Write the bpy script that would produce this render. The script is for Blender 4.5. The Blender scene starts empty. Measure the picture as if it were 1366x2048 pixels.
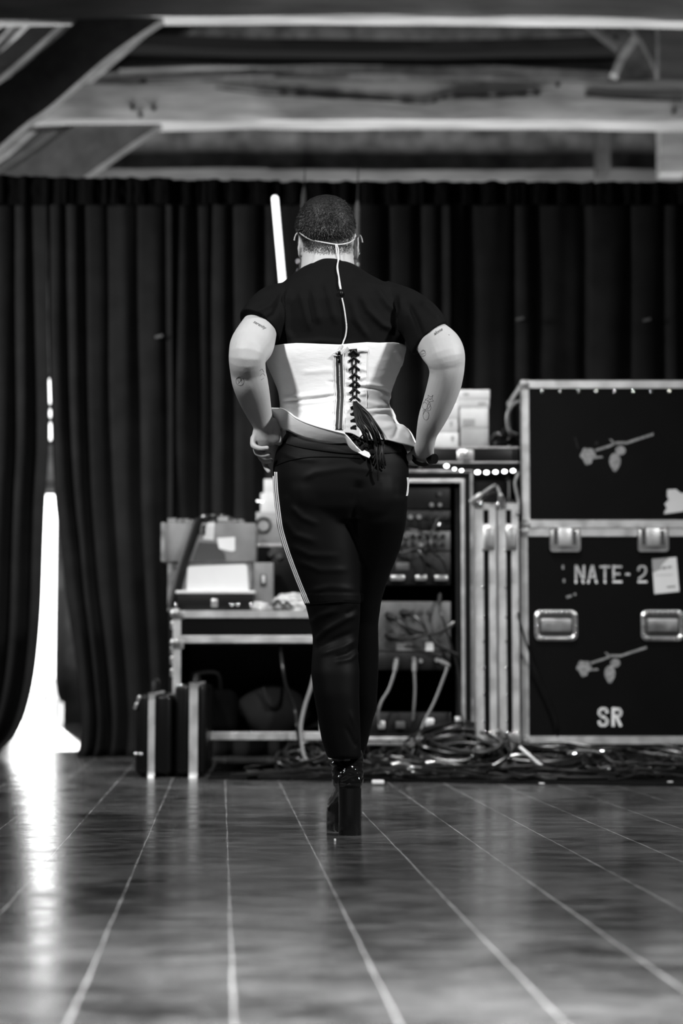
import bpy, bmesh, math, random
from mathutils import Vector, Matrix, noise as mnoise
from mathutils.bvhtree import BVHTree

C = bpy.context.scene.collection
R = math.radians
# ------------------------------------------------------------------ camera
F = 3800.0
CX, CY = 683.0, 1024.0
TH = math.atan(306.0 / F)
CO, SI = math.cos(TH), math.sin(TH)
CAMZ = 0.5

def ray(px, py):
    u, v = (px - CX) / F, (CY - py) / F
    return Vector((u, CO - v * SI, SI + v * CO))

def W(px, py, Y):
    d = ray(px, py)
    return Vector((0, 0, CAMZ)) + d * (Y / d.y)

def FL(px, py, z=0.0):
    d = ray(px, py)
    return Vector((0, 0, CAMZ)) + d * ((z - CAMZ) / d.z)

def proj(p):
    x, y, z = p.x, p.y, p.z - CAMZ
    fw = y * CO + z * SI
    up = -y * SI + z * CO
    return CX + F * x / fw, CY - F * up / fw

def lerp(a, b, t): return a + (b - a) * t

def interp(tab, x):
    """piecewise linear lookup in [(x, v...), ...]"""
    if x <= tab[0][0]: return tab[0][1:]
    for a, b in zip(tab, tab[1:]):
        if x <= b[0]:
            t = (x - a[0]) / (b[0] - a[0])
            return tuple(lerp(p, q, t) for p, q in zip(a[1:], b[1:]))
    return tab[-1][1:]

def cat(tab, x):
    """Catmull-Rom lookup"""
    n = len(tab)
    if x <= tab[0][0]: return tab[0][1:]
    if x >= tab[-1][0]: return tab[-1][1:]
    for i in range(n - 1):
        if x <= tab[i + 1][0]:
            p0, p1, p2, p3 = tab[max(i - 1, 0)], tab[i], tab[i + 1], tab[min(i + 2, n - 1)]
            h = p2[0] - p1[0]
            t = (x - p1[0]) / h
            out = []
            for k in range(1, len(p1)):
                m1 = (p2[k] - p0[k]) / max(p2[0] - p0[0], 1e-9) * h
                m2 = (p3[k] - p1[k]) / max(p3[0] - p1[0], 1e-9) * h
                out.append((2*t**3 - 3*t*t + 1)*p1[k] + (t**3 - 2*t*t + t)*m1 + (-2*t**3 + 3*t*t)*p2[k] + (t**3 - t*t)*m2)
            return tuple(out)

def smooth_path(pts, n=6, closed=False):
    pts = [Vector(p) for p in pts]
    if len(pts) < 3: return pts
    out = []
    N = len(pts)
    segs = N if closed else N - 1
    for i in range(segs):
        if closed:
            p0, p1, p2, p3 = pts[(i-1) % N], pts[i], pts[(i+1) % N], pts[(i+2) % N]
        else:
            p0, p1, p2, p3 = pts[max(i-1, 0)], pts[i], pts[i+1], pts[min(i+2, N-1)]
        for k in range(n):
            t = k / n
            out.append(0.5*((2*p1) + (p2-p0)*t + (2*p0-5*p1+4*p2-p3)*t*t + (3*p1-p0-3*p2+p3)*t**3))
    if not closed: out.append(pts[-1])
    return out

# ------------------------------------------------------------------ mesh builder
ORG = {}

class MB:
    def __init__(s): s.bm = bmesh.new()
    def box(s, x0, x1, y0, y1, z0, z1, bev=0.0, seg=2, rot=None):
        r = bmesh.ops.create_cube(s.bm, size=1.0)
        vs = r['verts']
        c = Vector(((x0+x1)/2, (y0+y1)/2, (z0+z1)/2))
        for v in vs:
            v.co = Vector((v.co.x*abs(x1-x0), v.co.y*abs(y1-y0), v.co.z*abs(z1-z0)))
            if rot is not None: v.co = rot @ v.co
            v.co += c
        if bev > 0:
            es = {e for v in vs for e in v.link_edges}
            bmesh.ops.bevel(s.bm, geom=list(es), offset=bev, segments=seg, affect='EDGES', profile=0.5)
        return s
    def ring(s, pts): return [s.bm.verts.new(p) for p in pts]
    def loft(s, rings, cap=True, closed=True):
        rv = [s.ring(r) for r in rings]
        n = len(rv[0])
        for a, b in zip(rv, rv[1:]):
            for i in range(n if closed else n - 1):
                j = (i+1) % n
                s.bm.faces.new((a[i], a[j], b[j], b[i]))
        if cap:
            s.bm.faces.new(list(reversed(rv[0]))); s.bm.faces.new(rv[-1])
        return s
    def tube(s, pts, r, seg=8, closed=False, cap=True):
        pts = [Vector(p) for p in pts]
        n = len(pts)
        rr = r if hasattr(r, '__len__') else [r]*n
        rings, up = [], None
        for i, p in enumerate(pts):
            if closed: t = pts[(i+1) % n] - pts[i-1]
            else: t = pts[min(i+1, n-1)] - pts[max(i-1, 0)]
            if t.length < 1e-9: t = Vector((0, 0, 1))
            t.normalize()
            if up is None:
                up = Vector((0, 0, 1)) if abs(t.z) < .9 else Vector((0, 1, 0))
            a = up - t*up.dot(t)
            if a.length < 1e-6: a = t.orthogonal()
            a.normalize(); up = a
            b = t.cross(a)
            q = rr[i]
            rings.append([p + (a*math.cos(k*2*math.pi/seg) + b*math.sin(k*2*math.pi/seg))*q for k in range(seg)])
        if closed: rings.append(rings[0])
        if closed:
            rv = [s.ring(x) for x in rings[:-1]]; rv.append(rv[0])
            for a, b in zip(rv, rv[1:]):
                for i in range(seg):
                    j = (i+1) % seg
                    try: s.bm.faces.new((a[i], a[j], b[j], b[i]))
                    except ValueError: pass
            return s
        return s.loft(rings, cap)
    def cyl(s, p0, p1, r, r1=None, seg=20):
        return s.tube([p0, p1], [r, r if r1 is None else r1], seg)
    def sphere(s, c, r, seg=16, sc=(1, 1, 1), rot=None):
        m = Matrix.Translation(Vector(c)) @ (rot.to_4x4() if rot is not None else Matrix()) @ Matrix.Diagonal((r*sc[0], r*sc[1], r*sc[2], 1))
        bmesh.ops.create_uvsphere(s.bm, u_segments=seg, v_segments=max(6, seg//2+2), radius=1.0, matrix=m)
        return s
    def prism(s, pts, y0, y1):
        """polygon in XZ, pulled from y0 to y1"""
        a = [s.bm.verts.new((p[0], y0, p[1])) for p in pts]
        b = [s.bm.verts.new((p[0], y1, p[1])) for p in pts]
        n = len(pts)
        s.bm.faces.new(a); s.bm.faces.new(list(reversed(b)))
        for i in range(n):
            s.bm.faces.new((a[i], b[i], b[(i+1) % n], a[(i+1) % n]))
        return s
    def grid(s, rows):
        rv = [s.ring(r) for r in rows]
        for a, b in zip(rv, rv[1:]):
            for i in range(len(a)-1):
                s.bm.faces.new((a[i], a[i+1], b[i+1], b[i]))
        return s
    def build(s, name, mat, parent=None, smooth=True, solid=0.0, label=None, angle=40, sub=0):
        bmesh.ops.recalc_face_normals(s.bm, faces=s.bm.faces)
        me = bpy.data.meshes.new(name)
        s.bm.to_mesh(me); s.bm.free()
        return link(me, name, mat, parent, smooth, solid, label, angle, sub)

def link(me, name, mat, parent=None, smooth=True, solid=0.0, label=None, angle=40, sub=0):
    o = bpy.data.objects.new(name, me); C.objects.link(o)
    if parent is None:
        xs = [v.co for v in me.vertices]
        org = Vector(((min(v.x for v in xs)+max(v.x for v in xs))/2, (min(v.y for v in xs)+max(v.y for v in xs))/2, min(v.z for v in xs)))
        me.transform(Matrix.Translation(-org)); o.location = org
    else:
        org = ORG[parent.name]
        me.transform(Matrix.Translation(-org)); o.parent = parent
    ORG[o.name] = org
    if mat: me.materials.append(mat)
    if smooth:
        for p in me.polygons: p.use_smooth = True
        try: me.set_sharp_from_angle(angle=R(angle))
        except Exception: pass
    if solid:
        m = o.modifiers.new('thick', 'SOLIDIFY'); m.thickness = solid; m.offset = 0
    if sub:
        m = o.modifiers.new('sub', 'SUBSURF'); m.levels = sub; m.render_levels = sub
    if label: o['label'] = label
    return o

def thing(name, loc, label, cat, group=None):
    o = bpy.data.objects.new(name, None); C.objects.link(o)
    o.empty_display_size = .1
    o.location = loc; ORG[o.name] = Vector(loc)
    return tag(o, label, cat, group)

def tag(o, label, cat, group=None, kind=None):
    o['label'] = label; o['category'] = cat
    if group: o['group'] = group
    if kind: o['kind'] = kind
    return o

def struct(o, label=None):
    o['kind'] = 'structure'
    if label: o['label'] = label
    return o

def remesh(mb, voxel, it=6, fac=.5):
    bmesh.ops.recalc_face_normals(mb.bm, faces=mb.bm.faces)
    me = bpy.data.meshes.new('tmp'); mb.bm.to_mesh(me); mb.bm.free()
    o = bpy.data.objects.new('tmp', me); C.objects.link(o)
    m = o.modifiers.new('r', 'REMESH'); m.mode = 'VOXEL'; m.voxel_size = voxel
    if it:
        m = o.modifiers.new('s', 'SMOOTH'); m.iterations = it; m.factor = fac
    dg = bpy.context.evaluated_depsgraph_get(); dg.update()
    ev = o.evaluated_get(dg)
    out = bpy.data.meshes.new_from_object(ev)
    bpy.data.objects.remove(o); bpy.data.meshes.remove(me)
    return out

def bvh_of(*mes):
    vs, fs = [], []
    for me in mes:
        b = len(vs)
        vs += [v.co.copy() for v in me.vertices]
        fs += [tuple(b+i for i in p.vertices) for p in me.polygons]
    return BVHTree.FromPolygons(vs, fs)

# ------------------------------------------------------------------ materials
def mat(name, col, rough=.5, metal=0.0, spec=.5, var=0.0, vscale=8.0, bump=0.0, bscale=60.0, stretch=(1, 1, 1), sss=0.0, coat=0.0, sheen=0.0, rvar=0.0, detail=4):
    m = bpy.data.materials.new(name); m.use_nodes = True
    nt = m.node_tree; N = nt.nodes; L = nt.links
    b = N['Principled BSDF']
    c = (col, col, col, 1) if not hasattr(col, '__len__') else (*col, 1)
    b.inputs['Base Color'].default_value = c
    b.inputs['Roughness'].default_value = rough
    b.inputs['Metallic'].default_value = metal
    b.inputs['Specular IOR Level'].default_value = spec
    b.inputs['Coat Weight'].default_value = coat
    b.inputs['Coat Roughness'].default_value = .08
    b.inputs['Sheen Weight'].default_value = sheen
    if sss:
        b.inputs['Subsurface Weight'].default_value = sss
        b.inputs['Subsurface Radius'].default_value = (.008, .008, .008)
        b.inputs['Subsurface Scale'].default_value = 1.0
    tc = N.new('ShaderNodeTexCoord'); mp = N.new('ShaderNodeMapping')
    mp.inputs['Scale'].default_value = stretch
    L.new(tc.outputs['Object'], mp.inputs['Vector'])
    if var or rvar:
        n = N.new('ShaderNodeTexNoise'); n.inputs['Scale'].default_value = vscale; n.inputs['Detail'].default_value = detail
        L.new(mp.outputs['Vector'], n.inputs['Vector'])
        if var:
            r = N.new('ShaderNodeMapRange'); r.inputs[1].default_value = .25; r.inputs[2].default_value = .75
            r.inputs[3].default_value = 1-var; r.inputs[4].default_value = 1+var
            L.new(n.outputs['Fac'], r.inputs[0])
            mx = N.new('ShaderNodeVectorMath'); mx.operation = 'SCALE'
            mx.inputs[0].default_value = c[:3]
            L.new(r.outputs[0], mx.inputs['Scale']); L.new(mx.outputs[0], b.inputs['Base Color'])
        if rvar:
            r2 = N.new('ShaderNodeMapRange'); r2.inputs[1].default_value = .3; r2.inputs[2].default_value = .7
            r2.inputs[3].default_value = max(rough-rvar, .02); r2.inputs[4].default_value = rough+rvar
            L.new(n.outputs['Fac'], r2.inputs[0]); L.new(r2.outputs[0], b.inputs['Roughness'])
    if bump:
        n2 = N.new('ShaderNodeTexNoise'); n2.inputs['Scale'].default_value = bscale; n2.inputs['Detail'].default_value = 3
        L.new(mp.outputs['Vector'], n2.inputs['Vector'])
        bp = N.new('ShaderNodeBump'); bp.inputs['Strength'].default_value = bump; bp.inputs['Distance'].default_value = .01
        L.new(n2.outputs['Fac'], bp.inputs['Height']); L.new(bp.outputs[0], b.inputs['Normal'])
    return m

def emit(name, s):
    m = mat(name, .8, .4)
    b = m.node_tree.nodes['Principled BSDF']
    b.inputs['Emission Color'].default_value = (1, 1, 1, 1); b.inputs['Emission Strength'].default_value = s
    return m

M = dict(
    black_panel=mat('black laminate', .0016, .6, spec=.08, var=.3, vscale=5),
    black_plastic=mat('black plastic', .003, .45, spec=.2),
    gloss_black=mat('glossy black shell', .003, .34, spec=.22),
    rubber=mat('black rubber', .004, .55, spec=.2),
    cable=mat('cable jacket', .004, .3, spec=.5),
    grey_cable=mat('grey cable jacket', .12, .45),
    alu=mat('aluminium extrusion', .62, .42, metal=.75, var=.12, vscale=14, rvar=.08),
    alu_dark=mat('worn aluminium', .32, .45, metal=.8, var=.25, vscale=18, rvar=.1),
    steel=mat('zinc hardware', .55, .3, metal=.85, var=.2, vscale=30),
    chrome=mat('chrome', .8, .12, metal=1.0),
    white_paint=mat('worn white stencil paint', .42, .7, var=.35, vscale=45),
    grey_paint=mat('faded stencil paint', .2, .75, var=.5, vscale=60),
    bright_paint=mat('fresh stencil paint', .7, .7),
    paper=mat('white paper', .66, .7, var=.06, vscale=6),
    card=mat('white cardboard', .55, .75, var=.1, vscale=9),
    card_grey=mat('grey cardboard', .3, .8, var=.2, vscale=9),
    grey_box=mat('grey painted wood', .16, .6, var=.25, vscale=10),
    ink=mat('dark fittings and shade', .03, .6),
    mid_ink=mat('grey print', .28, .7),
    panel_grey=mat('grey rack panel', .075, .45, metal=.3, var=.35, vscale=22),
    panel_dark=mat('dark rack panel', .005, .45, spec=.3, var=.4, vscale=20),
    velvet=mat('black stage serge', .0115, .9, spec=.06, var=.25, vscale=7),
    mat_black=mat('black stage carpet', .003, .95, spec=.05),
    skin=mat('skin', .37, .55, spec=.3, var=.07, vscale=12, bump=.05, bscale=260, sss=.12),
    hair=mat('short dark hair', .007, .6, spec=.3, var=.5, vscale=90),
    hair_highlight=mat('highlight hair strands', .085, .45, spec=.5, var=.5, vscale=90),
    stubble=mat('clipped hair', .05, .6, var=.4, vscale=90),
    shirt=mat('black cotton jersey', .0026, .8, spec=.09, var=.2, vscale=20),
    trouser=mat('black track jersey', .0017, .6, spec=.10),
    corset=mat('white corset cotton', .76, .75, spec=.25, var=.04, vscale=30, bump=.10, bscale=38, stretch=(.5, 1, 1.6)),
    ribbon=mat('black satin ribbon', .003, .5, spec=.2),
    zip_tape=mat('black zip tape', .008, .7),
    zip_teeth=mat('zip teeth', .3, .4, metal=.5, bump=.5, bscale=500),
    cord=mat('white twisted cord', .72, .55, bump=.6, bscale=700),
    stripe=mat('white stripe tape', .75, .6),
    patent=mat('black patent leather', .005, .07, spec=.6, coat=1.0, bump=.06, bscale=35),
    heel=mat('glossy black heel', .005, .16, spec=.5, coat=.4),
    tattoo=mat('tattoo ink', .085, .5, spec=.4),
    glint=mat('polished metal', .9, .08, metal=1.0),
    foil=mat('crinkled clear plastic', .45, .18, spec=.8, bump=.8, bscale=55),
    led=emit('led bulb', 9),
    led_small=emit('indicator led', 3.5),
    tube_lamp=emit('white tube lamp', 2.6),
)
# ------------------------------------------------------------------ camera object
cam = bpy.data.cameras.new('camera'); co = bpy.data.objects.new('camera', cam); C.objects.link(co)
bpy.context.scene.camera = co
co.location = (0, 0, CAMZ); co.rotation_euler = (math.pi/2 + TH, 0, 0)
cam.sensor_fit = 'VERTICAL'; cam.sensor_height = 36; cam.lens = F*36/2048
cam.clip_start = .05; cam.clip_end = 200
cam.dof.use_dof = True; cam.dof.focus_distance = 5.62; cam.dof.aperture_fstop = 2.0

sc = bpy.context.scene
sc.view_settings.view_transform = 'Standard'; sc.view_settings.look = 'None'
sc.view_settings.gamma = 1; sc.view_settings.exposure = 0; sc.view_settings.use_curve_mapping = False
sc.cycles.use_denoising = True
sc.cycles.max_bounces = 8
sc.cycles.sample_clamp_indirect = 4

wd = bpy.data.worlds.new('daylight'); sc.world = wd; wd.use_nodes = True
bg = wd.node_tree.nodes['Background']; bg.inputs[0].default_value = (1, 1, 1, 1); bg.inputs[1].default_value = 6.0

# ------------------------------------------------------------------ floor
PA = math.atan(.0632)             # the planks run slightly left of the view
def floor_mat():
    m = mat('waxed dark floor boards', .05, .3, spec=.5)
    nt = m.node_tree; N = nt.nodes; L = nt.links
    b = N['Principled BSDF']
    geo = N.new('ShaderNodeNewGeometry')
    mp = N.new('ShaderNodeMapping'); mp.vector_type = 'POINT'
    mp.inputs['Rotation'].default_value = (0, 0, -PA)
    L.new(geo.outputs['Position'], mp.inputs['Vector'])
    sx = N.new('ShaderNodeSeparateXYZ'); L.new(mp.outputs[0], sx.inputs[0])
    def mth(op, a, b_=None, c_=None):
        n = N.new('ShaderNodeMath'); n.operation = op
        for i, q in enumerate((a, b_, c_)):
            if q is None: continue
            if hasattr(q, 'is_linked'): L.new(q, n.inputs[i])
            else: n.inputs[i].default_value = q
        return n.outputs[0]
    def nz(scale, sc_, det=5, rough=.6):
        mm = N.new('ShaderNodeMapping'); mm.inputs['Scale'].default_value = sc_
        L.new(mp.outputs[0], mm.inputs['Vector'])
        n = N.new('ShaderNodeTexNoise'); n.inputs['Scale'].default_value = scale; n.inputs['Detail'].default_value = det; n.inputs['Roughness'].default_value = rough
        L.new(mm.outputs[0], n.inputs['Vector']); return n.outputs['Fac']
    def rng(x, a, b_, c_, d):
        n = N.new('ShaderNodeMapRange'); n.inputs[1].default_value = a; n.inputs[2].default_value = b_; n.inputs[3].default_value = c_; n.inputs[4].default_value = d
        L.new(x, n.inputs[0]); return n.outputs[0]
    wob = rng(nz(2.5, (1, 1, 1)), 0, 1, -.004, .004)
    p0 = FL(461, 1860); pitch = .2312
    s0 = p0.x*math.cos(PA) + p0.y*math.sin(PA)
    s = mth('ADD', mth('SUBTRACT', sx.outputs[0], s0), wob)
    fr = mth('ABSOLUTE', mth('SUBTRACT', mth('FRACT', mth('ADD', mth('DIVIDE', s, pitch), .5)), .5))
    d = mth('MULTIPLY', fr, pitch)
    wid = rng(nz(9, (1, .35, 1)), .3, .7, .0012, .0052)
    line = mth('SUBTRACT', 1.0, mth('MINIMUM', mth('DIVIDE', d, wid), 1.0))
    line = mth('MULTIPLY', line, rng(nz(5, (1, .6, 1)), .25, .65, .35, 1.0))
    # worn, mottled surface
    big = rng(nz(2.2, (1, .9, 1)), .38, .66, .0, 1.0)
    mid = rng(nz(8, (.7, 1.6, 1)), .40, .66, 0, 1)
    fine = rng(nz(22, (.55, 2.0, 1), 6, .7), .54, .72, 0, 1)
    v = mth('ADD', mth('MULTIPLY', big, .06), mth('MULTIPLY', mid, .055))
    v = mth('ADD', mth('ADD', v, .006), mth('MULTIPLY', fine, .10))
    v = mth('ADD', v, mth('MULTIPLY', line, .36))
    cmb = N.new('ShaderNodeCombineXYZ')
    for i in range(3): L.new(v, cmb.inputs[i])
    L.new(cmb.outputs[0], b.inputs['Base Color'])
    L.new(rng(nz(6, (1, 1.2, 1)), .3, .7, .15, .27), b.inputs['Roughness'])
    bp = N.new('ShaderNodeBump'); bp.inputs['Strength'].default_value = .07; bp.inputs['Distance'].default_value = .004
    L.new(nz(34, (1, 1.0, 1), 4), bp.inputs['Height']); L.new(bp.outputs[0], b.inputs['Normal'])
    return m

EX0, EX1, EY0, EY1, EZ = -4.6, 5.0, -4.0, 16.5, 9.0
g = MB(); g.box(EX0-.3, EX1+.3, EY0-.3, EY1+.2, -.2, 0)
struct(g.build('floor', floor_mat(), smooth=False), 'dark waxed floor boards with pale joints')

# ------------------------------------------------------------------ shell
plaster = mat('mottled gable masonry', .17, .9, var=.85, vscale=4.2, bump=.5, bscale=18, detail=7)
lime = mat('lime washed wall', .06, .9, var=.3, vscale=3)
boards = mat('roof boards', .035, .85, var=.4, vscale=6, stretch=(1, 1, 6))
oak = mat('old oak beam', .40, .78, var=.42, vscale=7, bump=.35, bscale=22, stretch=(.22, 1, 1.6), detail=6)
oak_d = mat('old oak brace', .13, .78, var=.4, vscale=7, bump=.3, bscale=22, detail=6)

DX0, DX1, DZ = W(2, 1300, 16.5).x, W(125, 1300, 16.5).x, 2.0      # doorway in the end wall
g = MB(); g.box(EX0-.2, EX0, EY0, EY1+.2, 0, 4.2); struct(g.build('wall_left', lime, smooth=False))
g = MB(); g.box(EX1, EX1+.2, EY0, EY1+.2, 0, 5.3); struct(g.build('wall_right', lime, smooth=False))
g = MB(); g.box(EX0-.2, EX1+.2, EY0-.2, EY0, 0, EZ); struct(g.build('wall_front', lime, smooth=False))
# end wall: with the doorway and a narrow row of three panes above it
FZ0, FZ1 = 2.42, 3.05
g = MB()
g.box(EX0-.2, DX0, EY1, EY1+.25, 0, EZ); g.box(DX1, EX1+.2, EY1, EY1+.25, 0, EZ)
g.box(DX0, DX1, EY1, EY1+.25, DZ, FZ0); g.box(DX0, DX1, EY1, EY1+.25, FZ1, EZ)
struct(g.build('wall_back', plaster, smooth=False), 'mottled gable wall of the barn behind the beams')
g = MB()
for z in (FZ0, 2.62, 2.74, FZ1-.04): g.box(DX0, DX1, EY1+.05, EY1+.12, z, z+.05)
g.box(DX0, DX0+.05, EY1+.05, EY1+.12, FZ0, FZ1); g.box(DX1-.05, DX1, EY1+.05, EY1+.12, FZ0, FZ1)
wf = struct(g.build('window_1', mat('window bars', .05, .6), smooth=False))
gl = mat('clear pane', .8, .02); gb = gl.node_tree.nodes['Principled BSDF']; gb.inputs['Transmission Weight'].default_value = 1.0; gb.inputs['IOR'].default_value = 1.45
g = MB(); g.box(DX0+.05, DX1-.05, EY1+.08, EY1+.09, FZ0+.05, FZ1-.04); struct(g.build('window_pane', gl, wf, smooth=False))
# door frame and the open leaf
g = MB()
g.box(DX1-.06, DX1+.02, EY1-.06, EY1+.27, 0, DZ+.06, .006); g.box(DX0-.02, DX0+.06, EY1-.06, EY1+.27, 0, DZ+.06, .006)
g.box(DX0-.02, DX1+.02, EY1-.06, EY1+.27, DZ, DZ+.07, .006)
fr_ = struct(g.build('door_1', mat('painted door frame', .12, .6), smooth=False), 'open doorway to bright daylight at the end of the barn')
g = MB(); g.box(DX1-.045, DX1+.0, EY1-.10, EY1-.06, 1.15, 1.42, .004)
g.build('latch_plate', mat('latch grey', .2, .5, metal=.4), fr_)
g = MB(); g.box(EX0-6, EX1+2, EY1+.25, EY1+26, -.25, -.04)
struct(g.build('ground_outside', mat('pale concrete yard', .7, .9, var=.06, vscale=2), smooth=False))

# roof slopes and ridge
RX, RZ = 1.2, 8.4
sl = (RZ-3.0)/(RX-(-4.0))
def slope(x): return RZ - abs(x-RX)*.9
for nm, xa, xb in (('ceiling_left', EX0-.4, RX), ('ceiling_right', RX, EX1+.4)):
    g = MB()
    a = [Vector((xa, EY0-.2, slope(xa))), Vector((xb, EY0-.2, slope(xb))), Vector((xb, EY0-.2, slope(xb)+.12)), Vector((xa, EY0-.2, slope(xa)+.12))]
    g.loft([a, [v + Vector((0, EY1-EY0+.45, 0)) for v in a]])
    struct(g.build(nm, boards, smooth=False))
# fill the wall tops up to the slope
g = MB(); g.box(EX0-.2, EX0, EY0, EY1+.2, 4.2-1.9, slope(EX0)+.05); struct(g.build('trim_1', oak_d, smooth=False), 'eaves beam on the side wall')

def beam(name, p0, p1, h, d, material=None, sag=0.0, wob=.012, seed=1, label=None, rough_n=30):
    """a hand hewn timber from p0 to p1 (lower front arris), h high and d deep, with a slight bow and uneven faces"""
    p0, p1 = Vector(p0), Vector(p1)
    ax = (p1-p0); Ln = ax.length; ax.normalize()
    dn = Vector((0, 1, 0)); up = ax.cross(dn)*-1
    if up.z < 0 or (abs(up.z) < .3 and up.x < 0): up = -up
    rings = []
    for i in range(rough_n+1):
        t = i/rough_n
        c = p0 + ax*(t*Ln) + up*(sag*math.sin(math.pi*t))
        def q(k, s=2.0): return mnoise.noise(Vector((t*Ln*s, k*7.3, seed*3.1)))*wob
        prof = [(0+.012, 0), (d-.01, 0), (d, .012), (d, h-.012), (d-.01, h), (.012, h), (0, h-.012), (0, .012)]
        rings.append([c + dn*(a+q(k)) + up*(b+q(k+9, 1.2)) for k, (a, b) in enumerate(prof)])
    g = MB(); g.loft(rings)
    return struct(g.build(name, material or oak, angle=30), label)

def bz(px, py, Y): return W(px, py, Y)
# first truss: tie beam along the very top of the view and its raking brace
beam('tie_beam', bz(-500, 46, 11.6), bz(1900, 52, 11.6), .40, .16, sag=.05, seed=3, label='nearest tie beam with a bright lower edge')
def curved(name, pts, Y, thick, depth, material=None, seed=1, label=None):
    """a bowed timber: pts are its lower arris, thick measured upward across it"""
    path = smooth_path([W(x, y, Y) for x, y in pts], 8)
    rings = []
    for i, p in enumerate(path):
        t = path[min(i+1, len(path)-1)] - path[max(i-1, 0)]; t.normalize()
        up = Vector((-t.z, 0, t.x))
        if up.z < 0: up = -up
        w = thick*(1 + .06*mnoise.noise(Vector((i*.3, seed, 0))))
        rings.append([p, p + Vector((0, depth, 0)), p + Vector((0, depth, 0)) + up*w, p + up*w])
    g = MB(); g.loft(rings)
    return struct(g.build(name, material or oak_d, angle=30), label)
curved('brace_beam', [(350, 22), (320, 40), (215, 113), (100, 212), (45, 252), (-60, 345), (-200, 470)], 11.62, .30, .12, seed=2, label='raking brace under the nearest tie beam')
# second truss
beam('tie_beam', bz(-560, 252, 13.8), bz(1900, 246, 13.8), .30, .26, sag=.03, seed=8, wob=.02, label='second tie beam with long drying cracks')
curved('brace_beam', [(340, 236), (318, 250), (240, 303), (162, 358), (60, 430)], 13.85, .36, .14, seed=5, label='raking brace under the second tie beam')
for i, (x, y0, y1) in enumerate(((70, 250, 345), (30, 240, 330))):
    curved('brace_beam', [(x+55, y0), (x, y0+42), (x-80, y1)], 15.2+.3*i, .05, .06, oak_d, 20+i)
curved('rafter_beam', [(56, 44), (24, 78), (-14, 122)], 13.2, .055, .09, oak, 31)
curved('rafter_beam', [(26, 44), (0, 74), (-24, 100)], 13.3, .04, .09, oak, 32)
curved('rafter_beam', [(124, 44), (60, 102), (0, 154), (-40, 190)], 13.0, .13, .10, oak_d, 33)
# long dark cracks in the second beam
g = MB()
cr = [(430, 176), (520, 187), (620, 192), (760, 200), (850, 206), (900, 195), (1000, 192), (1080, 187)]
pth = smooth_path([W(x, y, 13.785) for x, y in cr], 6)
g.tube(pth, [.016*(.4+abs(mnoise.noise(Vector((i*.4, 2, 1))))*1.6) for i in range(len(pth))], 6)
g.tube(smooth_path([W(x, y, 13.785) for x, y in ((1170, 190), (1260, 197), (1366, 200))], 5), .012, 6)
for x, y in ((265, 217), (308, 218), (281, 231), (1347, 224), (1115, 170)): g.sphere(W(x, y, 13.79), .018, 8)
tb = g.build('beam_crack', mat('dark crack', .01, .9)); struct(tb)

# gable timbers: wall plate above the curtain, upper rails, posts
rail = mat('weathered rail', .30, .85, var=.45, vscale=6, bump=.3, bscale=20, stretch=(.3, 1, 1), detail=6)
beam('wall_plate_beam', bz(-700, 384, 16.3), bz(1950, 384, 16.3), .21, .2, rail, seed=11, wob=.02, label='wall plate along the foot of the gable')
beam('gable_beam', bz(225, 134, 15.9), bz(1240, 150, 15.9), .16, .2, rail, seed=13, sag=.06, wob=.02, label='upper rail of the gable')
beam('gable_beam', bz(235, 92, 15.6), bz(1235, 98, 15.6), .12, .3, mat('recess shade black', .015, .9), seed=14, sag=-.05, label='added dark timber standing in for the shaded recess in the gable')  # black timber added to paint the shaded recess above the upper rail
beam('gable_beam', bz(150, 168, 15.7), bz(1240, 160, 15.7), .085, .16, oak_d, seed=17, sag=.05, wob=.03)
# posts and braces on the right
def post(px0, px1, pya, pyb, Y, d, material=None, label=None, seed=1):
    a, b = W(px0, pyb, Y), W(px1, pyb, Y); top = W(px0, pya, Y).z
    g = MB(); rings = []
    for i in range(9):
        t = i/8; z = lerp(a.z, top, t)
        q = mnoise.noise(Vector((t*3, seed, 0)))*.012
        rings.append([Vector((a.x+q, Y, z)), Vector((b.x+q, Y, z)), Vector((b.x+q, Y+d, z)), Vector((a.x+q, Y+d, z))])
    g.loft(rings)
    return struct(g.build('post_beam', material or oak, angle=30), label)
post(1322, 1372, 20, 345, 14.15, .2, label='upright post behind the second tie beam', seed=4)
post(1195, 1222, 60, 345, 15.9, .2, oak_d, seed=6)
curved('brace_beam', [(1165, 40), (1195, 66), (1236, 98)], 15.5, .05, .1, oak_d, 7)
curved('brace_beam', [(1236, 152), (1255, 112), (1282, 74)], 14.4, .06, .1, oak, 8)
curved('brace_beam', [(1250, 40), (1274, 66), (1300, 110), (1322, 160)], 14.3, .10, .1, oak_d, 9)
# rafters under the left slope
for i, (y, o) in enumerate(((13.1, 0), (14.3, .0), (15.4, 0))):
    g = MB(); xs = [-4.4, -1.0]
    a = [Vector((x, yy, slope(x)-dz)) for x in xs for yy, dz in ((y, .12), (y+.09, .12), (y+.09, .0), (y, .0))]
    g.loft([a[:4], a[4:]]); struct(g.build('rafter_beam', oak, smooth=False))

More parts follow.
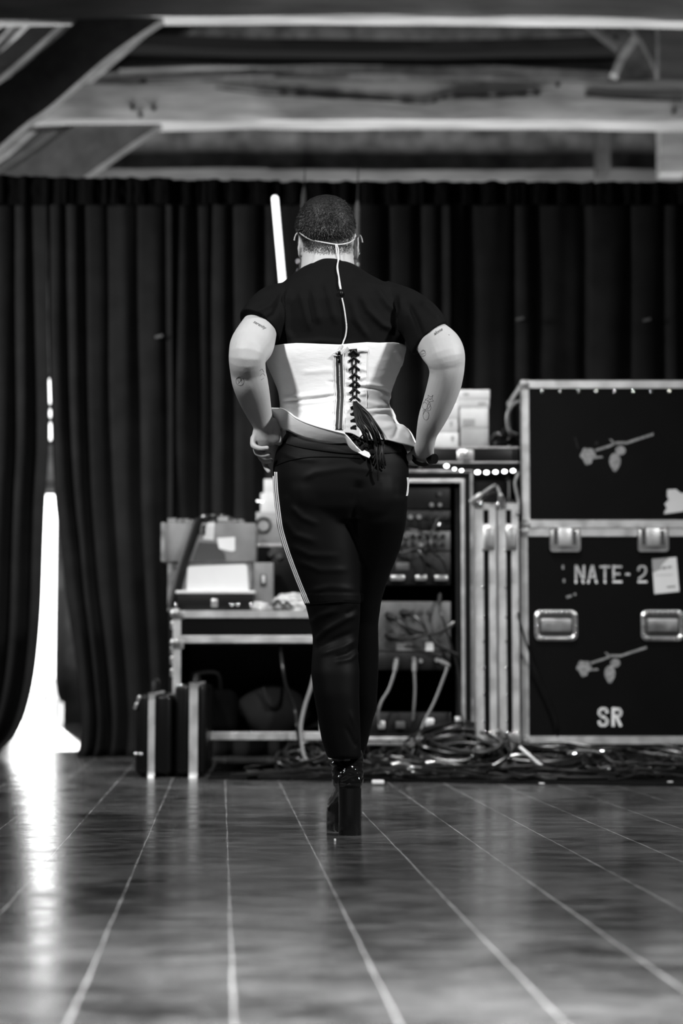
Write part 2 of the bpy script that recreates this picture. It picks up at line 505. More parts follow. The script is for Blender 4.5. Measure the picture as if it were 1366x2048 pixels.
# ------------------------------------------------------------------ daylight objects beyond the gap in the drapes
jug = thing('water_canister', FL(102, 1452)+Vector((0, .06, 0)), 'white plastic canister standing in the bright gap between the drapes', 'canister')
jx, jy = jug.location.x, jug.location.y
wp = mat('translucent white plastic', .9, .5); wb = wp.node_tree.nodes['Principled BSDF']; wb.inputs['Transmission Weight'].default_value = .8; wb.inputs['IOR'].default_value = 1.12
g = MB(); g.box(jx-.085, jx+.085, jy-.06, jy+.06, .0, .20, .025, 3); g.build('tank', wp, jug)
g = MB(); g.tube([(jx-.02, jy, .2), (jx-.02, jy, .26), (jx-.03, jy, .37), (jx-.03, jy, .40)], [.08, .055, .05, .02], 14); g.build('neck', wp, jug)
g = MB(); g.tube(smooth_path([(jx-.07, jy, .36), (jx-.13, jy, .33), (jx-.14, jy, .26), (jx-.08, jy, .21)], 5), .012, 8); g.build('handle', wp, jug)

# ------------------------------------------------------------------ stage drapes
CY_ = 10.4
def drape(name, edgeL, edgeR, seed, label, spec=None, ytop=370, pitch=.075, amp=.075, group='black stage drapes', yoff=0.0, header=True):
    """edge functions: tables [(py, px)] for both vertical edges"""
    rnd = random.Random(seed)
    Yc = CY_+yoff
    zt = W(683, ytop, Yc).z
    x0 = W(edgeL[0][1], ytop, Yc).x; x1 = W(edgeR[0][1], ytop, Yc).x
    wd_ = x1-x0
    pitch = pitch*1.35; n = max(24, int(wd_/.008)); nz = 64
    # folds: cumulative phase with random pitches
    ph = []; acc = rnd.random()*6
    amps = []
    k = 0; wav = []
    pos = 0
    while pos < wd_+.3:
        w = pitch*rnd.uniform(.6, 2.0); wav.append((pos, w, rnd.uniform(.5, 1.15))); pos += w
    def fold(u):
        p = u*wd_
        for (a, w, am) in wav:
            if a <= p < a+w:
                t = (p-a)/w
                return math.sin(math.pi*t)**.75*am
        return 0
    rows = []
    for j in range(nz+1):
        t = j/nz
        z = lerp(zt, .004, t)
        # photo row of this height
        py = proj(Vector((0, Yc, z)))[1]
        pl, pr = cat(edgeL, py)[0], cat(edgeR, py)[0]
        xl, xr = W(pl, py, Yc).x, W(pr, py, Yc).x
        row = []
        for i in range(n+1):
            u = i/n
            # slow drift of the folds down the cloth
            uu = u + .02*mnoise.noise(Vector((u*3, t*1.5, seed)))*t
            f = fold(min(max(uu, 0), 1))
            gain = amp*(.55+.75*t)*(1+.3*mnoise.noise(Vector((u*9, t*2.2, seed+4))))
            y = Yc - f*gain + .02*mnoise.noise(Vector((u*4, t*3, seed+9)))
            x = lerp(xl, xr, u) + .008*mnoise.noise(Vector((u*6, t*4, seed+2)))
            row.append(Vector((x, y, z)))
        rows.append(row)
    root = thing(name, ((x0+x1)/2, Yc, 0.0), label, 'curtain', group)
    g = MB(); g.grid(rows); g.build('cloth', M['velvet'], root, solid=.004, angle=180)
    if header:
        zb = W(683, 414, Yc).z
        rows = []
        for j in range(9):
            t = j/8; z = lerp(zt+.015, zb, t); row = []
            for i in range(n*1+1):
                u = i/n
                x = lerp(x0, x1, u)
                y = Yc-.055 + .012*math.sin(u*wd_/.022+mnoise.noise(Vector((u*20, 0, seed)))*3) + .006*mnoise.noise(Vector((u*40, t*3, seed)))
                zz = z + (.012*mnoise.noise(Vector((u*wd_*14, seed, 3))) if j in (0, 8) else 0)
                row.append(Vector((x, y, zz)))
            rows.append(row)
        g = MB(); g.grid(rows); g.build('heading_band', M['mat_black'], root, solid=.006, angle=180)
    return root
gapL = [(360, 96), (680, 97), (900, 100), (985, 95), (1100, 90), (1250, 84), (1350, 74), (1420, 58), (1470, 36), (1500, 8), (1520, -8)]
gapR = [(360, 94), (680, 98), (900, 106), (1000, 112), (1100, 123), (1200, 134), (1300, 149), (1380, 159), (1440, 164), (1490, 160), (1520, 150)]
drape('stage_drape', [(360, -330), (1520, -330)], gapL, 3, 'black stage drape at the far left edge, its hem swept left of the bright gap', ytop=362, pitch=.085)
drape('stage_drape', gapR, [(360, 345), (1520, 350)], 7, 'black stage drape with its edge forming the right side of the bright gap', ytop=366, pitch=.095)
drape('stage_drape', [(360, 340), (1520, 335)], [(360, 560), (1520, 560)], 12, 'black stage drape hanging behind the grey boxes and white tube lamp', ytop=370, yoff=.03)
drape('stage_drape', [(360, 555), (1520, 555)], [(360, 900), (1520, 900)], 21, 'black stage drape hanging directly behind the performer', ytop=373, pitch=.1, yoff=.01)
drape('stage_drape', [(360, 895), (1520, 895)], [(360, 1185), (1520, 1185)], 31, 'black stage drape hanging above the stacked white paper boxes', ytop=374, pitch=.12, yoff=.03)
drape('stage_drape', [(360, 1180), (1520, 1180)], [(360, 1700), (1520, 1700)], 45, 'black stage drape hanging behind the rose stencilled flight case at the right', ytop=374, pitch=.13)
# rail the drapes hang on
a, b = W(-360, 372, CY_+.06), W(1730, 372, CY_+.06)
g = MB(); g.cyl((a.x, CY_+.075, a.z-.02), (b.x, CY_+.075, a.z-.02), .02)
tag(g.build('curtain_rail', M['alu_dark']), 'horizontal rail hidden behind the heading of the black drapes', 'rail')
# small tags pinned to the cloth
for i, (x, y, lb) in enumerate(((318, 673, 'small pale tag pinned to the drape left of the performer'), (1040, 638, 'small pale tag pinned to the drape above the paper boxes'), (1294, 640, 'small pale tag pinned to the drape above the rose stencilled case'))):
    p = W(x, y, CY_-.055)
    g = MB(); g.box(p.x-.022, p.x+.02, p.y-.003, p.y+.003, p.z-.006, p.z+.007, rot=Matrix.Rotation(R(-14), 3, 'Y'))
    g.box(p.x-.008, p.x+.008, p.y-.0, p.y+.05, p.z-.004, p.z+.004)
    tag(g.build('fabric_tag', mat('pale tag', .12, .6)), lb, 'tag', 'tags on the drapes')
# ------------------------------------------------------------------ road case hardware
def X(px, Y, py=1200): return W(px, py, Y).x
def Z(py, Y): return W(683, py, Y).z

def case_shell(root, x0, x1, y0, y1, z0, z1, e, corner=True, panel='black_panel', edge='alu', lip=None, cr=None):
    """panel box, the twelve aluminium edge profiles as one part, and eight ball corners"""
    g = MB(); g.box(x0+.004, x1-.004, y0+.004, y1-.004, z0+.004, z1-.004); g.build('panel', M[panel], root, smooth=False)
    g = MB(); t = .0035
    for xx, sx in ((x0, 1), (x1, -1)):
        for yy, sy in ((y0, 1), (y1, -1)):      # uprights
            g.box(xx, xx+sx*e, yy, yy+sy*t, z0, z1); g.box(xx, xx+sx*t, yy, yy+sy*e, z0, z1)
    for zz, sz in ((z0, 1), (z1, -1)):
        for yy, sy in ((y0, 1), (y1, -1)):
            g.box(x0, x1, yy-.0004*sy, yy+sy*t, zz, zz+sz*e); g.box(x0, x1, yy, yy+sy*e, zz, zz+sz*t)
        for xx, sx in ((x0, 1), (x1, -1)):
            g.box(xx, xx+sx*e, y0, y1, zz, zz+sz*t); g.box(xx, xx+sx*t, y0, y1, zz, zz+sz*e)
    g.build('aluminium_edging', M[edge], root, smooth=False, label='bare aluminium edging')
    if corner:
        cr = cr or e*.95
        for xx, sx in ((x0, 1), (x1, -1)):
            for yy, sy in ((y0, 1), (y1, -1)):
                for zz, sz in ((z0, 1), (z1, -1)):
                    g = MB()
                    g.sphere((xx+sx*cr*.45, yy+sy*cr*.45, zz+sz*cr*.45), cr*.62, 14)
                    g.box(*sorted((xx-sx*.002, xx+sx*cr*1.15)), *sorted((yy-sy*.003, yy+sy*.004)), *sorted((zz-sz*.002, zz+sz*cr*1.15)), bev=.0015)
                    for q, w in ((1.0, .4), (.4, 1.0)):
                        g.sphere((xx+sx*cr*q, yy-sy*.003, zz+sz*cr*w), .005, 8)
                    g.build('ball_corner', M['alu_dark'], root)

def rivets(par, pts, r=.008, m='glint'):
    for p in pts:
        g = MB(); g.sphere(p, r, 10, (1, .5, 1)); g.build('rivet', M[m], par)

def latch(root, cx, y, ztop, w, h):
    """recessed butterfly latch"""
    g = MB(); c = .02
    g.box(cx-w/2, cx+w/2, y-.006, y+.004, ztop-h, ztop, .014, 3)
    d = g.build('latch_dish', M['steel'], root)
    g = MB(); g.box(cx-w*.22, cx+w*.2, y-.014, y-.005, ztop-h*.78, ztop-.002, .004); g.build('butterfly', M['alu'], d)
    for s in (-1, 1):
        g = MB(); g.box(cx+s*w*.31-.010, cx+s*w*.31+.010, y-.0065, y-.004, ztop-h*.72, ztop-.012, .002); g.build('recess', M['ink'], d, smooth=False)

def handle(root, cx, y, cz, w, h):
    """recessed spring handle in a rounded dish"""
    g = MB()
    def rr(w_, h_, r, n=5):
        out = []
        for sx, sz, a0 in ((1, 1, 0), (-1, 1, 90), (-1, -1, 180), (1, -1, 270)):
            for k in range(n+1):
                a = R(a0 + 90*k/n); out.append((cx+sx*(w_/2-r)+r*math.cos(a), cz+sz*(h_/2-r)+r*math.sin(a)))
        return out
    lo, mid, inn = rr(w, h, .028), rr(w-.022, h-.022, .022), rr(w-.04, h-.04, .016)
    V = lambda ring, yy: [Vector((a, yy, b)) for a, b in ring]
    g.loft([V(lo, y+.002), V(lo, y-.004), V(mid, y-.009), V(inn, y-.004), V(inn, y+.0015)], cap=False)
    d = g.build('handle_dish', M['steel'], root)
    g = MB(); g.loft([V(inn, y-.0012), V(inn, y+.001)]); g.build('dish_floor', M['ink'], d, smooth=False)
    g = MB(); zt = cz+h*.30; 
    g.box(cx-w*.36, cx+w*.36, y-.016, y-.003, cz-h*.22, cz+h*.22, .006, 3); g.build('grip', M['alu_dark'], d)
    n = 8
    pts = [Vector((cx-w*.42+w*.84*k/(n-1), y-.009, cz+h*.5-.010)) for k in range(n)]
    pts += [Vector((cx+s*(w*.5-.010), y-.009, cz+h*q)) for s in (-1, 1) for q in (.28, -.02, -.3)] + [Vector((cx+s*w*.3, y-.009, cz-h*.5+.010)) for s in (-1, 1)]
    rivets(d, pts, .0052)

def caster(root, x, y, z1, r=.05):
    g = MB(); g.box(x-.05, x+.05, y-.05, y+.05, z1-.006, z1, .002)
    g.box(x-.026, x-.020, y-.03, y+.03, r*.7, z1); g.box(x+.020, x+.026, y-.03, y+.03, r*.7, z1); 
    c = g.build('caster', M['steel'], root, smooth=False)
    g = MB(); g.cyl((x-.019, y, r), (x+.019, y, r), r, seg=24); g.build('wheel', M['rubber'], c)

def stencil(root, name, y, polys, material, th=.0012, label=None):
    g = MB()
    for p in polys: g.prism(p, y-th, y)
    return g.build(name, M[material], root, smooth=False, label=label)

def rose(root, Y, cx, cy, s=1.0, y=None, material='grey_paint'):
    """a rose lying on its stem with two leaves, sprayed through a stencil"""
    P = lambda dx, dy: (W(cx+dx*s, cy+dy*s, Y).x, W(cx+dx*s, cy+dy*s, Y).z)
    polys = []
    rnd = random.Random(5)
    fl = []
    for k in range(28):
        a = 2*math.pi*k/28
        r = 15*(1+.10*math.sin(5*a)+rnd.uniform(-.09, .09))
        fl.append(P(r*math.cos(a), r*.85*math.sin(a) + (6 if math.sin(a) > .8 else 0)))
    polys.append(fl)
    polys.append([P(13, 4), P(28, 3), P(30, 6), P(14, 8)])
    st = [(14, -8), (40, -16), (56, -23), (76, -23), (100, -31), (128, -40)]
    for (xa, ya), (xb, yb) in zip(st, st[1:]): polys.append([P(xa, ya-2.4), P(xb, yb-2.4), P(xb, yb+2.4), P(xa, ya+2.4)])
    polys.append([P(42, -30), P(46, -30), P(56, -22), P(52, -20)])
    def leaf(lx, ly, rx, ry, tip):
        return [P(lx+rx*math.cos(t), ly+ry*math.sin(t)*(1+ (tip if math.sin(t) > .95 else 0))) for t in [2*math.pi*k/20 for k in range(20)]]
    polys.append(leaf(64, -8, 10, 9, .0)); polys.append(leaf(53, 13, 11, 16, .25))
    return stencil(root, 'rose_stencil', y, polys, material, label='pale sprayed rose with stem and two leaves')

# stroke letters with the breaks of a cut stencil: (strokes, in a box 0..1 wide, 0..1 high)
GL = {
 'N': [((.1, 1), (.1, .25)), ((.1, .16), (.1, 0)), ((.18, .98), (.72, .30)), ((.74, .16), (.86, .0)), ((.9, 1), (.9, .25))],
 'A': [((.46, 1), (.18, .24)), ((.14, .15), (.08, 0)), ((.54, 1), (.80, .24)), ((.84, .15), (.92, 0)), ((.36, .36), (.62, .36))],
 'T': [((.02, .93), (.40, .93)), ((.60, .93), (.98, .93)), ((.5, 1), (.5, .24)), ((.5, .15), (.5, 0))],
 'E': [((.12, 1), (.12, .24)), ((.26, .93), (.92, .93)), ((.26, .52), (.74, .52)), ((.06, .07), (.94, .07))],
 '-': [((.15, .5), (.85, .5))],
 '2': [((.10, .72), (.16, .88)), ((.16, .88), (.36, .97)), ((.52, .97), (.78, .90)), ((.78, .90), (.86, .72)), ((.86, .72), (.72, .5)), ((.72, .5), (.14, .24)), ((.06, .07), (.94, .07))],
 'S': [((.86, .74), (.80, .90)), ((.80, .90), (.56, .97)), ((.42, .97), (.18, .88)), ((.18, .88), (.12, .70)), ((.12, .70), (.30, .56)), ((.30, .56), (.70, .44)), ((.70, .44), (.88, .28)), ((.88, .28), (.80, .10)), ((.80, .10), (.56, .03)), ((.42, .03), (.18, .10)), ((.18, .10), (.12, .26))],
 'R': [((.12, 1), (.12, 0)), ((.30, .94), (.70, .92)), ((.70, .92), (.86, .76)), ((.86, .76), (.74, .56)), ((.74, .56), (.30, .54)), ((.48, .46), (.84, .0))],
}
def letters(root, txt, Y, y, px0, py0, adv, w, h, th, low=None, main='white_paint', name='stencil_lettering'):
    """txt sprayed on the face: px0,py0 = top left corner in the photo"""
    for k, ch in enumerate(txt):
        hi, lo = [], []
        ox = px0 + adv*k
        ww = w*(.55 if ch == '-' else 1)
        for (a, b), (c, d) in GL[ch]:
            p, q = Vector((a*ww+ox, py0+(1-b)*h)), Vector((c*ww+ox, py0+(1-d)*h))
            t = (q-p); t = t.normalized() if t.length else Vector((1, 0))
            nrm = Vector((-t.y, t.x))*th/2
            e = t*th*.18
            pts = [p-e+nrm, q+e+nrm, q+e-nrm, p-e-nrm]
            poly = [(W(u.x, u.y, Y).x, W(u.x, u.y, Y).z) for u in pts]
            (lo if max(b, d) < .2 and low else hi).append(poly)
        o = stencil(root, name, y, hi, main)
        if lo: stencil(root, 'letter_foot', y, lo, low, label='bright foot of the stencilled letter')

# ------------------------------------------------------------------ big cases at the right
YF = 8.8
x0, x1 = X(1041, YF, 1270), X(1399, YF, 1270)
zl0, zl1 = Z(1488, YF), Z(1057, YF)
low = thing('flight_case', ((x0+x1)/2, YF+.35, 0), 'lower black flight case stencilled SR, carrying the other rose stencilled case', 'flight case', 'rose stencilled flight cases')
case_shell(low, x0, x1, YF, YF+.72, zl0, zl1, .036)
for px in (1130, 1306): latch(low, X(px, YF, 1080), YF, zl1+.004, .142, .112)
for px in (1112, 1325): handle(low, X(px, YF, 1250), YF, Z(1251, YF), .198, .142)
letters(low, 'NATE-2', YF, YF+.004, 1150, 1131, 25.0, 20, 35, 4.3, low='bright_paint')
for q in (
        [(1124, 1130), (1128, 1130), (1128, 1138), (1124, 1138)], [(1126, 1158), (1130, 1158), (1130, 1165), (1126, 1165)], [(1132, 1192), (1143, 1189), (1144, 1193), (1134, 1197)], [(1148, 1186), (1152, 1186), (1152, 1191), (1148, 1191)]):
    stencil(low, 'paint_mark', YF+.004, [[(W(a, b, YF).x, W(a, b, YF).z) for a, b in q]], 'grey_paint')
letters(low, 'SR', YF, YF+.004, 1196, 1416, 28, 21, 36, 6.0, main='bright_paint')
rose(low, YF, 1168, 1334, .98, YF+.004)
def label_sheet(root, Y, y, quad, corner, bars, name='paper_label'):
    P = lambda a: (W(a[0], a[1], Y).x, W(a[0], a[1], Y).z)
    o = stencil(root, name, y, [[P(a) for a in quad]], 'paper', th=.0015)
    if corner: stencil(o, 'label_corner', y-.0015, [[P(a) for a in corner]], 'mid_ink', th=.0006)
    for (xa, ya, xb, yb) in bars:
        g = MB(); g.prism([P((xa, ya)), P((xb, ya-1)), P((xb, yb-1)), P((xa, yb))], y-.0026, y-.0015); g.build('print', M['mid_ink'], o, smooth=False)
label_sheet(low, YF, YF+.004, [(1304, 1118), (1353, 1114), (1359, 1183), (1309, 1188)], [(1304, 1118), (1338, 1115), (1326, 1127), (1318, 1139), (1306, 1146)],
            [(1316, 1134, 1322, 1140), (1324, 1133, 1333, 1139), (1335, 1132, 1343, 1137), (1334, 1172, 1351, 1176), (1312, 1150, 1345, 1151)])
for px in (1075, 1365):
    for yy in (YF+.1, YF+.62): caster(low, X(px, YF), yy, zl0)

zu0, zu1 = zl1+.004, Z(761, YF)
xu0 = X(1043, YF, 900)
up = thing('flight_case', ((xu0+x1)/2, YF+.35, zu0), 'upper black flight case with rivet row and white rose, on top of the SR case', 'flight case', 'rose stencilled flight cases')
case_shell(up, xu0, x1, YF, YF+.72, zu0, zu1, .036)
rivets(up, [Vector((X(1085+36.2*k, YF, 783), YF+.002, Z(783, YF))) for k in range(9)], .0095)
rose(up, YF, 1176, 909, 1.02, YF+.004)
stencil(up, 'torn_sticker', YF+.004, [[(W(a, b, YF).x, W(a, b, YF).z) for a, b in ((1335, 979), (1352, 978), (1362, 986), (1382, 984), (1384, 1020), (1350, 1025), (1328, 1028), (1330, 1022), (1334, 1016), (1329, 1008), (1338, 999), (1334, 992))]], 'card', label='torn white sticker')
for q in ([(1149, 874), (1151, 874), (1158, 897), (1155, 897)], [(1190, 884), (1196, 882), (1196, 888), (1191, 889)]):
    stencil(up, 'scratch', YF+.004, [[(W(a, b, YF).x, W(a, b, YF).z) for a, b in q]], 'panel_dark')
# thin cable hanging in front of the lower case
def cable(name, pts, r, label, m='cable', group=None, n=8, cat_='cable', ends=None, seg=8, plug='steel'):
    path = smooth_path(pts, n)
    g = MB(); g.tube(path, r, seg)
    if ends is None:
        return tag(g.build(name, M[m]), label, cat_, group)
    org = min(path, key=lambda p: p.z)
    root = thing(name, (org.x, org.y, org.z-r), label, cat_, group)
    g.build('jacket', M[m], root)
    for which in ends:
        p, q = (path[0], path[1]) if which == 0 else (path[-1], path[-2])
        d = (q-p).normalized()
        g = MB(); g.tube([p-d*.004, p+d*.016, p+d*.04, p+d*.06], [r*1.9, r*2.2, r*2.0, r*1.3], 10); g.build('plug', M[plug], root)
    return root
cable('thin_cable', [W(1036, 1225, 8.70), W(1046, 1265, 8.74), W(1068, 1330, 8.77), W(1097, 1400, 8.78), W(1113, 1450, 8.78), W(1115, 1500, 8.77), FL(1112, 1556, .012)], .005, 'thin black cable hanging down across the SR flight case', seg=6)

# ------------------------------------------------------------------ two case lids standing on edge
for i, (pa, pb) in enumerate(((951, 993.5), (996.5, 1038.5))):
    Yl = 8.72
    a, b = X(pa, Yl, 1250), X(pb, Yl, 1250)
    zt, zb = Z(1006, Yl), .118
    w = b-a
    lb = ('case lid standing on edge beside the open rack, left of the pair', 'case lid standing on edge against the tall flight cases, right of the pair')[i]
    t = thing('case_lid', ((a+b)/2, Yl+.25, zb), lb, 'case lid', 'case lids on edge')
    g = MB(); g.box(a+.003, b-.003, Yl+.008, Yl+.56, zb+.004, zt-.004); g.build('panel', M['black_panel'], t, smooth=False)
    g = MB()
    g.box(a, a+w*.40, Yl, Yl+.01, zb, zt, .002); g.box(a+w*.66, b, Yl, Yl+.01, zb, zt, .002)
    g.box(a, b, Yl+.001, Yl+.01, zt-.032, zt, .002); g.box(a, b, Yl+.001, Yl+.01, Z(1062, Yl), Z(1048, Yl), .002)
    g.box(a, a+.004, Yl, Yl+.56, zb, zt); g.box(a, b, Yl, Yl+.56, zt-.004, zt)
    g.build('aluminium_edging', M['alu'], t, smooth=False)
    rivets(t, [Vector((a+w*.37, Yl-.001, Z(py, Yl))) for py in (1100, 1175, 1235, 1283, 1336, 1389, 1443)], .0055)
    g = MB(); g.box(a+w*.40, a+w*.93, Yl-.008, Yl+.006, Z(1101, Yl), Z(1052, Yl), .008, 3); d = g.build('latch_dish', M['steel'], t)
    g = MB(); g.box(a+w*.45, a+w*.88, Yl-.013, Yl-.004, Z(1096, Yl), Z(1058, Yl), .006); g.build('latch_plate', M['alu_dark'], d)
    g = MB(); g.box(a+w*.38, a+w*.95, Yl-.007, Yl+.008, Z(1486, Yl), Z(1466, Yl), .004, 2); bc = g.build('bottom_catch', M['steel'], t); rivets(bc, [Vector((a+w*q, Yl-.007, Z(1465, Yl))) for q in (.42, .65, .88)], .006)
    g = MB(); g.sphere((a+.018, Yl+.006, zt-.006), .025, 16); g.sphere((a+.012, Yl-.012, zt+.004), .010, 10); g.build('ball_corner', M['chrome'], t)
a, b = X(948, 8.74, 1490), X(1039, 8.74, 1490)
t = thing('wheel_dolly', ((a+b)/2, 9.0, 0), 'low black dolly board carrying the two upright case lids', 'dolly')
g = MB(); g.box(a, b, 8.74, 9.28, .096, .117, .004); g.build('deck', M['black_plastic'], t)
for xx in (a+.05, b-.05):
    for yy in (8.82, 9.2):
        g = MB(); g.cyl((xx-.015, yy, .04), (xx+.015, yy, .04), .04); g.box(xx-.02, xx+.02, yy-.02, yy+.02, .07, .097); g.build('wheel', M['rubber'], t)

# ------------------------------------------------------------------ open rack
xr0, xr1 = X(692, YF, 1200), X(947, YF, 1200)
zr0, zr1 = Z(1490, YF), Z(940, YF)
rack = thing('rack_case', ((xr0+xr1)/2, YF+.35, 0), 'tall open equipment rack full of patch panels and cables behind the performer', 'equipment rack')
D = .70
g = MB(); t_ = .018
g.box(xr0+.003, xr0+t_, YF+.002, YF+D, zr0, zr1); g.box(xr1-t_, xr1-.003, YF+.002, YF+D, zr0, zr1)
g.box(xr0+.003, xr1-.003, YF+.002, YF+D, zr1-t_, zr1-.002); g.box(xr0+.003, xr1-.003, YF+.002, YF+D, zr0+.002, zr0+t_)
g.box(xr0+.003, xr1-.003, YF+D-.01, YF+D, zr0, zr1)
g.build('case_body', M['black_panel'], rack, smooth=False)
def rim(g, a, b, c, d, w, ya, yb):
    g.box(a, a+w, ya, yb, c, d, .0015); g.box(b-w, b, ya, yb, c, d, .0015); g.box(a, b, ya+.0005, yb, d-w, d, .0015); g.box(a, b, ya+.0005, yb, c, c+w, .0015)
g = MB(); rim(g, xr0, xr1, zr0, zr1, .013, YF-.003, YF+.02)
for zz in (zr1,): g.box(xr0, xr1, YF, YF+D, zz-.003, zz)
for xx in (xr0, xr1-.003): g.box(xx, xx+.003, YF, YF+.035, zr0, zr1)
g.build('outer_edging', M['alu_dark'], rack, smooth=False)
ia, ib, ic, id_ = X(712, YF, 1200), X(930, YF, 1200), Z(1481, YF), Z(958, YF)
g = MB(); rim(g, ia, ib, ic, id_, .0165, YF+.0, YF+.02); g.build('inner_edging', M['alu'], rack, smooth=False)
g = MB(); rim(g, xr0+.012, xr1-.012, zr0+.012, zr1-.012, .036, YF+.006, YF+.05); g.build('foam_liner', M['black_plastic'], rack, smooth=False)
for xx in (xr0+.08, xr1-.08):
    for yy in (YF+.1, YF+D-.1): caster(rack, xx, yy, zr0)
ja, jb = ia+.02, ib-.02
g = MB()
for xx in (ja, jb-.02): g.box(xx, xx+.02, YF+.05, YF+.06, ic+.02, id_-.02)
g.build('rack_rail', M['panel_dark'], rack, smooth=False)
def unit(pya, pyb, m, name='rack_panel', dy=.045, lab=None):
    g = MB(); g.box(ja+.004, X(901, YF+dy), YF+dy, YF+dy+.22, Z(pyb, YF+dy), Z(pya, YF+dy), .003)
    return g.build(name, M[m], rack, label=lab)
rnd = random.Random(8)
def knob(u, px, py, r=.009, m='panel_dark', dy=.045, h=.014, name='knob'):
    p = W(px, py, YF+dy); g = MB(); g.cyl((p.x, p.y, p.z), (p.x, p.y-h, p.z), r, r*.85, 14)
    return g.build(name, M[m], u)
u = unit(968, 1018, 'panel_dark')
knob(u, 879, 988, .012, 'panel_grey'); knob(u, 863, 1010, .011, 'steel'); knob(u, 880, 1010, .010, 'steel')
u = unit(1021, 1060, 'panel_dark')
for k in range(8): knob(u, 770+k*17, 1036+rnd.uniform(-3, 3), .012, rnd.choice(['panel_grey', 'panel_dark', 'steel']), h=.02)
u = unit(1062, 1101, 'panel_grey', lab='grey patch panel row')
for r_ in (1073, 1090):
    for k in range(9): knob(u, 766+k*15+rnd.uniform(-1, 1), r_, .0115, 'steel' if rnd.random() < .35 else 'panel_dark', h=.022, name='socket')
g = MB(); g.sphere(W(877.5, 1048, YF+.03), .006, 12); g.build('indicator_light', M['led_small'], rack)
u = unit(1104, 1170, 'panel_dark')
for px, w in ((795, 30), (842, 24), (882, 28)):
    a = W(px, 1156, YF+.045); g = MB(); g.box(a.x-w*.0011, a.x+w*.0011, a.y-.03, a.y, a.z-.014, a.z+.012, .005); g.build('power_plug', M['steel'], u)
g = MB(); a = W(805, 1132, YF+.045); g.box(a.x-.03, a.x+.03, a.y-.006, a.y, a.z-.02, a.z+.015, .002); g.build('panel_plate', M['panel_grey'], u)
u = unit(1203, 1302, 'panel_grey', lab='tall grey connector panel')
for px, py in ((775, 1228), (804, 1223), (826, 1223), (842, 1223), (859, 1223), (775, 1268), (804, 1266), (828, 1266)): knob(u, px, py, .012, 'ink', h=.016, name='socket')
g = MB(); a = W(859, 1293, YF+.045); g.box(a.x-.018, a.x+.018, a.y-.002, a.y, a.z-.02, a.z+.02); g.build('paper_label', M['card'], u, smooth=False)
g = MB(); a = W(812, 1293, YF+.045); g.box(a.x-.045, a.x+.03, a.y-.002, a.y, a.z-.018, a.z+.016); g.build('plate', M['alu_dark'], u, smooth=False)
u = unit(1304, 1340, 'panel_dark')
for px, py, m in ((793, 1319, 'steel'), (828, 1318, 'steel'), (841, 1322, 'alu_dark'), (874, 1320, 'alu_dark'), (881, 1320, 'chrome')): knob(u, px, py, .011, m, h=.02, name='socket')
u = unit(1425, 1470, 'panel_dark', dy=.06)
for px, py, w, h in ((763, 1450, 14, 16), (801, 1450, 20, 14), (859, 1448, 18, 24), (917, 1446, 14, 26)):
    a = W(px, py, YF+.04); g = MB(); g.box(a.x-w*.00115, a.x+w*.00115, a.y-.02, a.y+.02, a.z-h*.00115, a.z+h*.00115, .005); g.build('connector', M['alu'] if px != 801 else M['panel_grey'], u)
knob(u, 903, 1448, .008, 'glint')
# cables plugged into the rack
def RC(name, pts, label, r=.006, m='cable', ends=(0,), group='cables hanging from the rack'):
    return cable(name, [W(x, y, YF+d) for x, y, d in pts], r, label, m, group, ends=ends, plug='rubber' if m == 'cable' else 'panel_grey')
RC('patch_cable', [(793, 1322, .0), (789, 1345, -.03), (778, 1378, -.035), (764, 1402, -.035), (757, 1425, -.03), (760, 1449, -.01)], 'pale jacketed cable curving from the lower rack panel, leftmost of the three hanging there', m='grey_cable')
RC('patch_cable', [(829, 1324, .0), (829, 1345, -.03), (830, 1380, -.035), (828, 1415, -.035), (826, 1440, -.02)], 'pale jacketed cable dropping straight from the lower rack panel, middle of the three', m='grey_cable')
RC('patch_cable', [(881, 1322, .0), (894, 1332, -.03), (885, 1362, -.04), (868, 1405, -.05), (848, 1445, -.06), (832, 1490, -.06), (815, 1530, -.07)], 'pale jacketed cable slanting out of the rack, rightmost of the three', m='grey_cable')
RC('patch_cable', [(804, 1225, .03), (825, 1230, -.01), (848, 1250, -.03), (862, 1278, -.03), (885, 1296, -.01), (915, 1310, .0)], 'black cable arching from the upper row of the grey connector panel', .008)
RC('patch_cable', [(775, 1230, .03), (795, 1240, -.01), (825, 1260, -.03), (860, 1266, -.03), (890, 1258, .0), (908, 1245, .02)], 'black cable looping across the middle of the grey connector panel', .008)
RC('patch_cable', [(775, 1270, .03), (800, 1278, -.01), (840, 1272, -.035), (880, 1264, -.03), (905, 1250, .0)], 'black cable sagging under the others on the grey connector panel', .008)
RC('patch_cable', [(880, 1190, .03), (879, 1215, -.01), (888, 1245, -.02), (908, 1310, .0), (918, 1360, .0), (921, 1420, -.02), (934, 1460, -.05), (968, 1500, -.08)], 'black cable running down the right side of the rack opening', .005)
RC('patch_cable', [(875, 1040, .03), (862, 1075, -.01), (868, 1105, -.02), (885, 1120, -.01), (895, 1150, .02)], 'black cable crossing the patch rows near the indicator light', .006)
RC('patch_cable', [(790, 1070, .03), (815, 1060, -.01), (845, 1066, -.02), (862, 1085, .0), (850, 1110, .03)], 'black cable bridging the grey patch row', .006)
RC('patch_cable', [(770, 1090, .03), (800, 1105, -.01), (835, 1100, -.02), (850, 1130, -.01), (842, 1152, .02)], 'black cable dropping from the grey patch row to a power plug', .006)

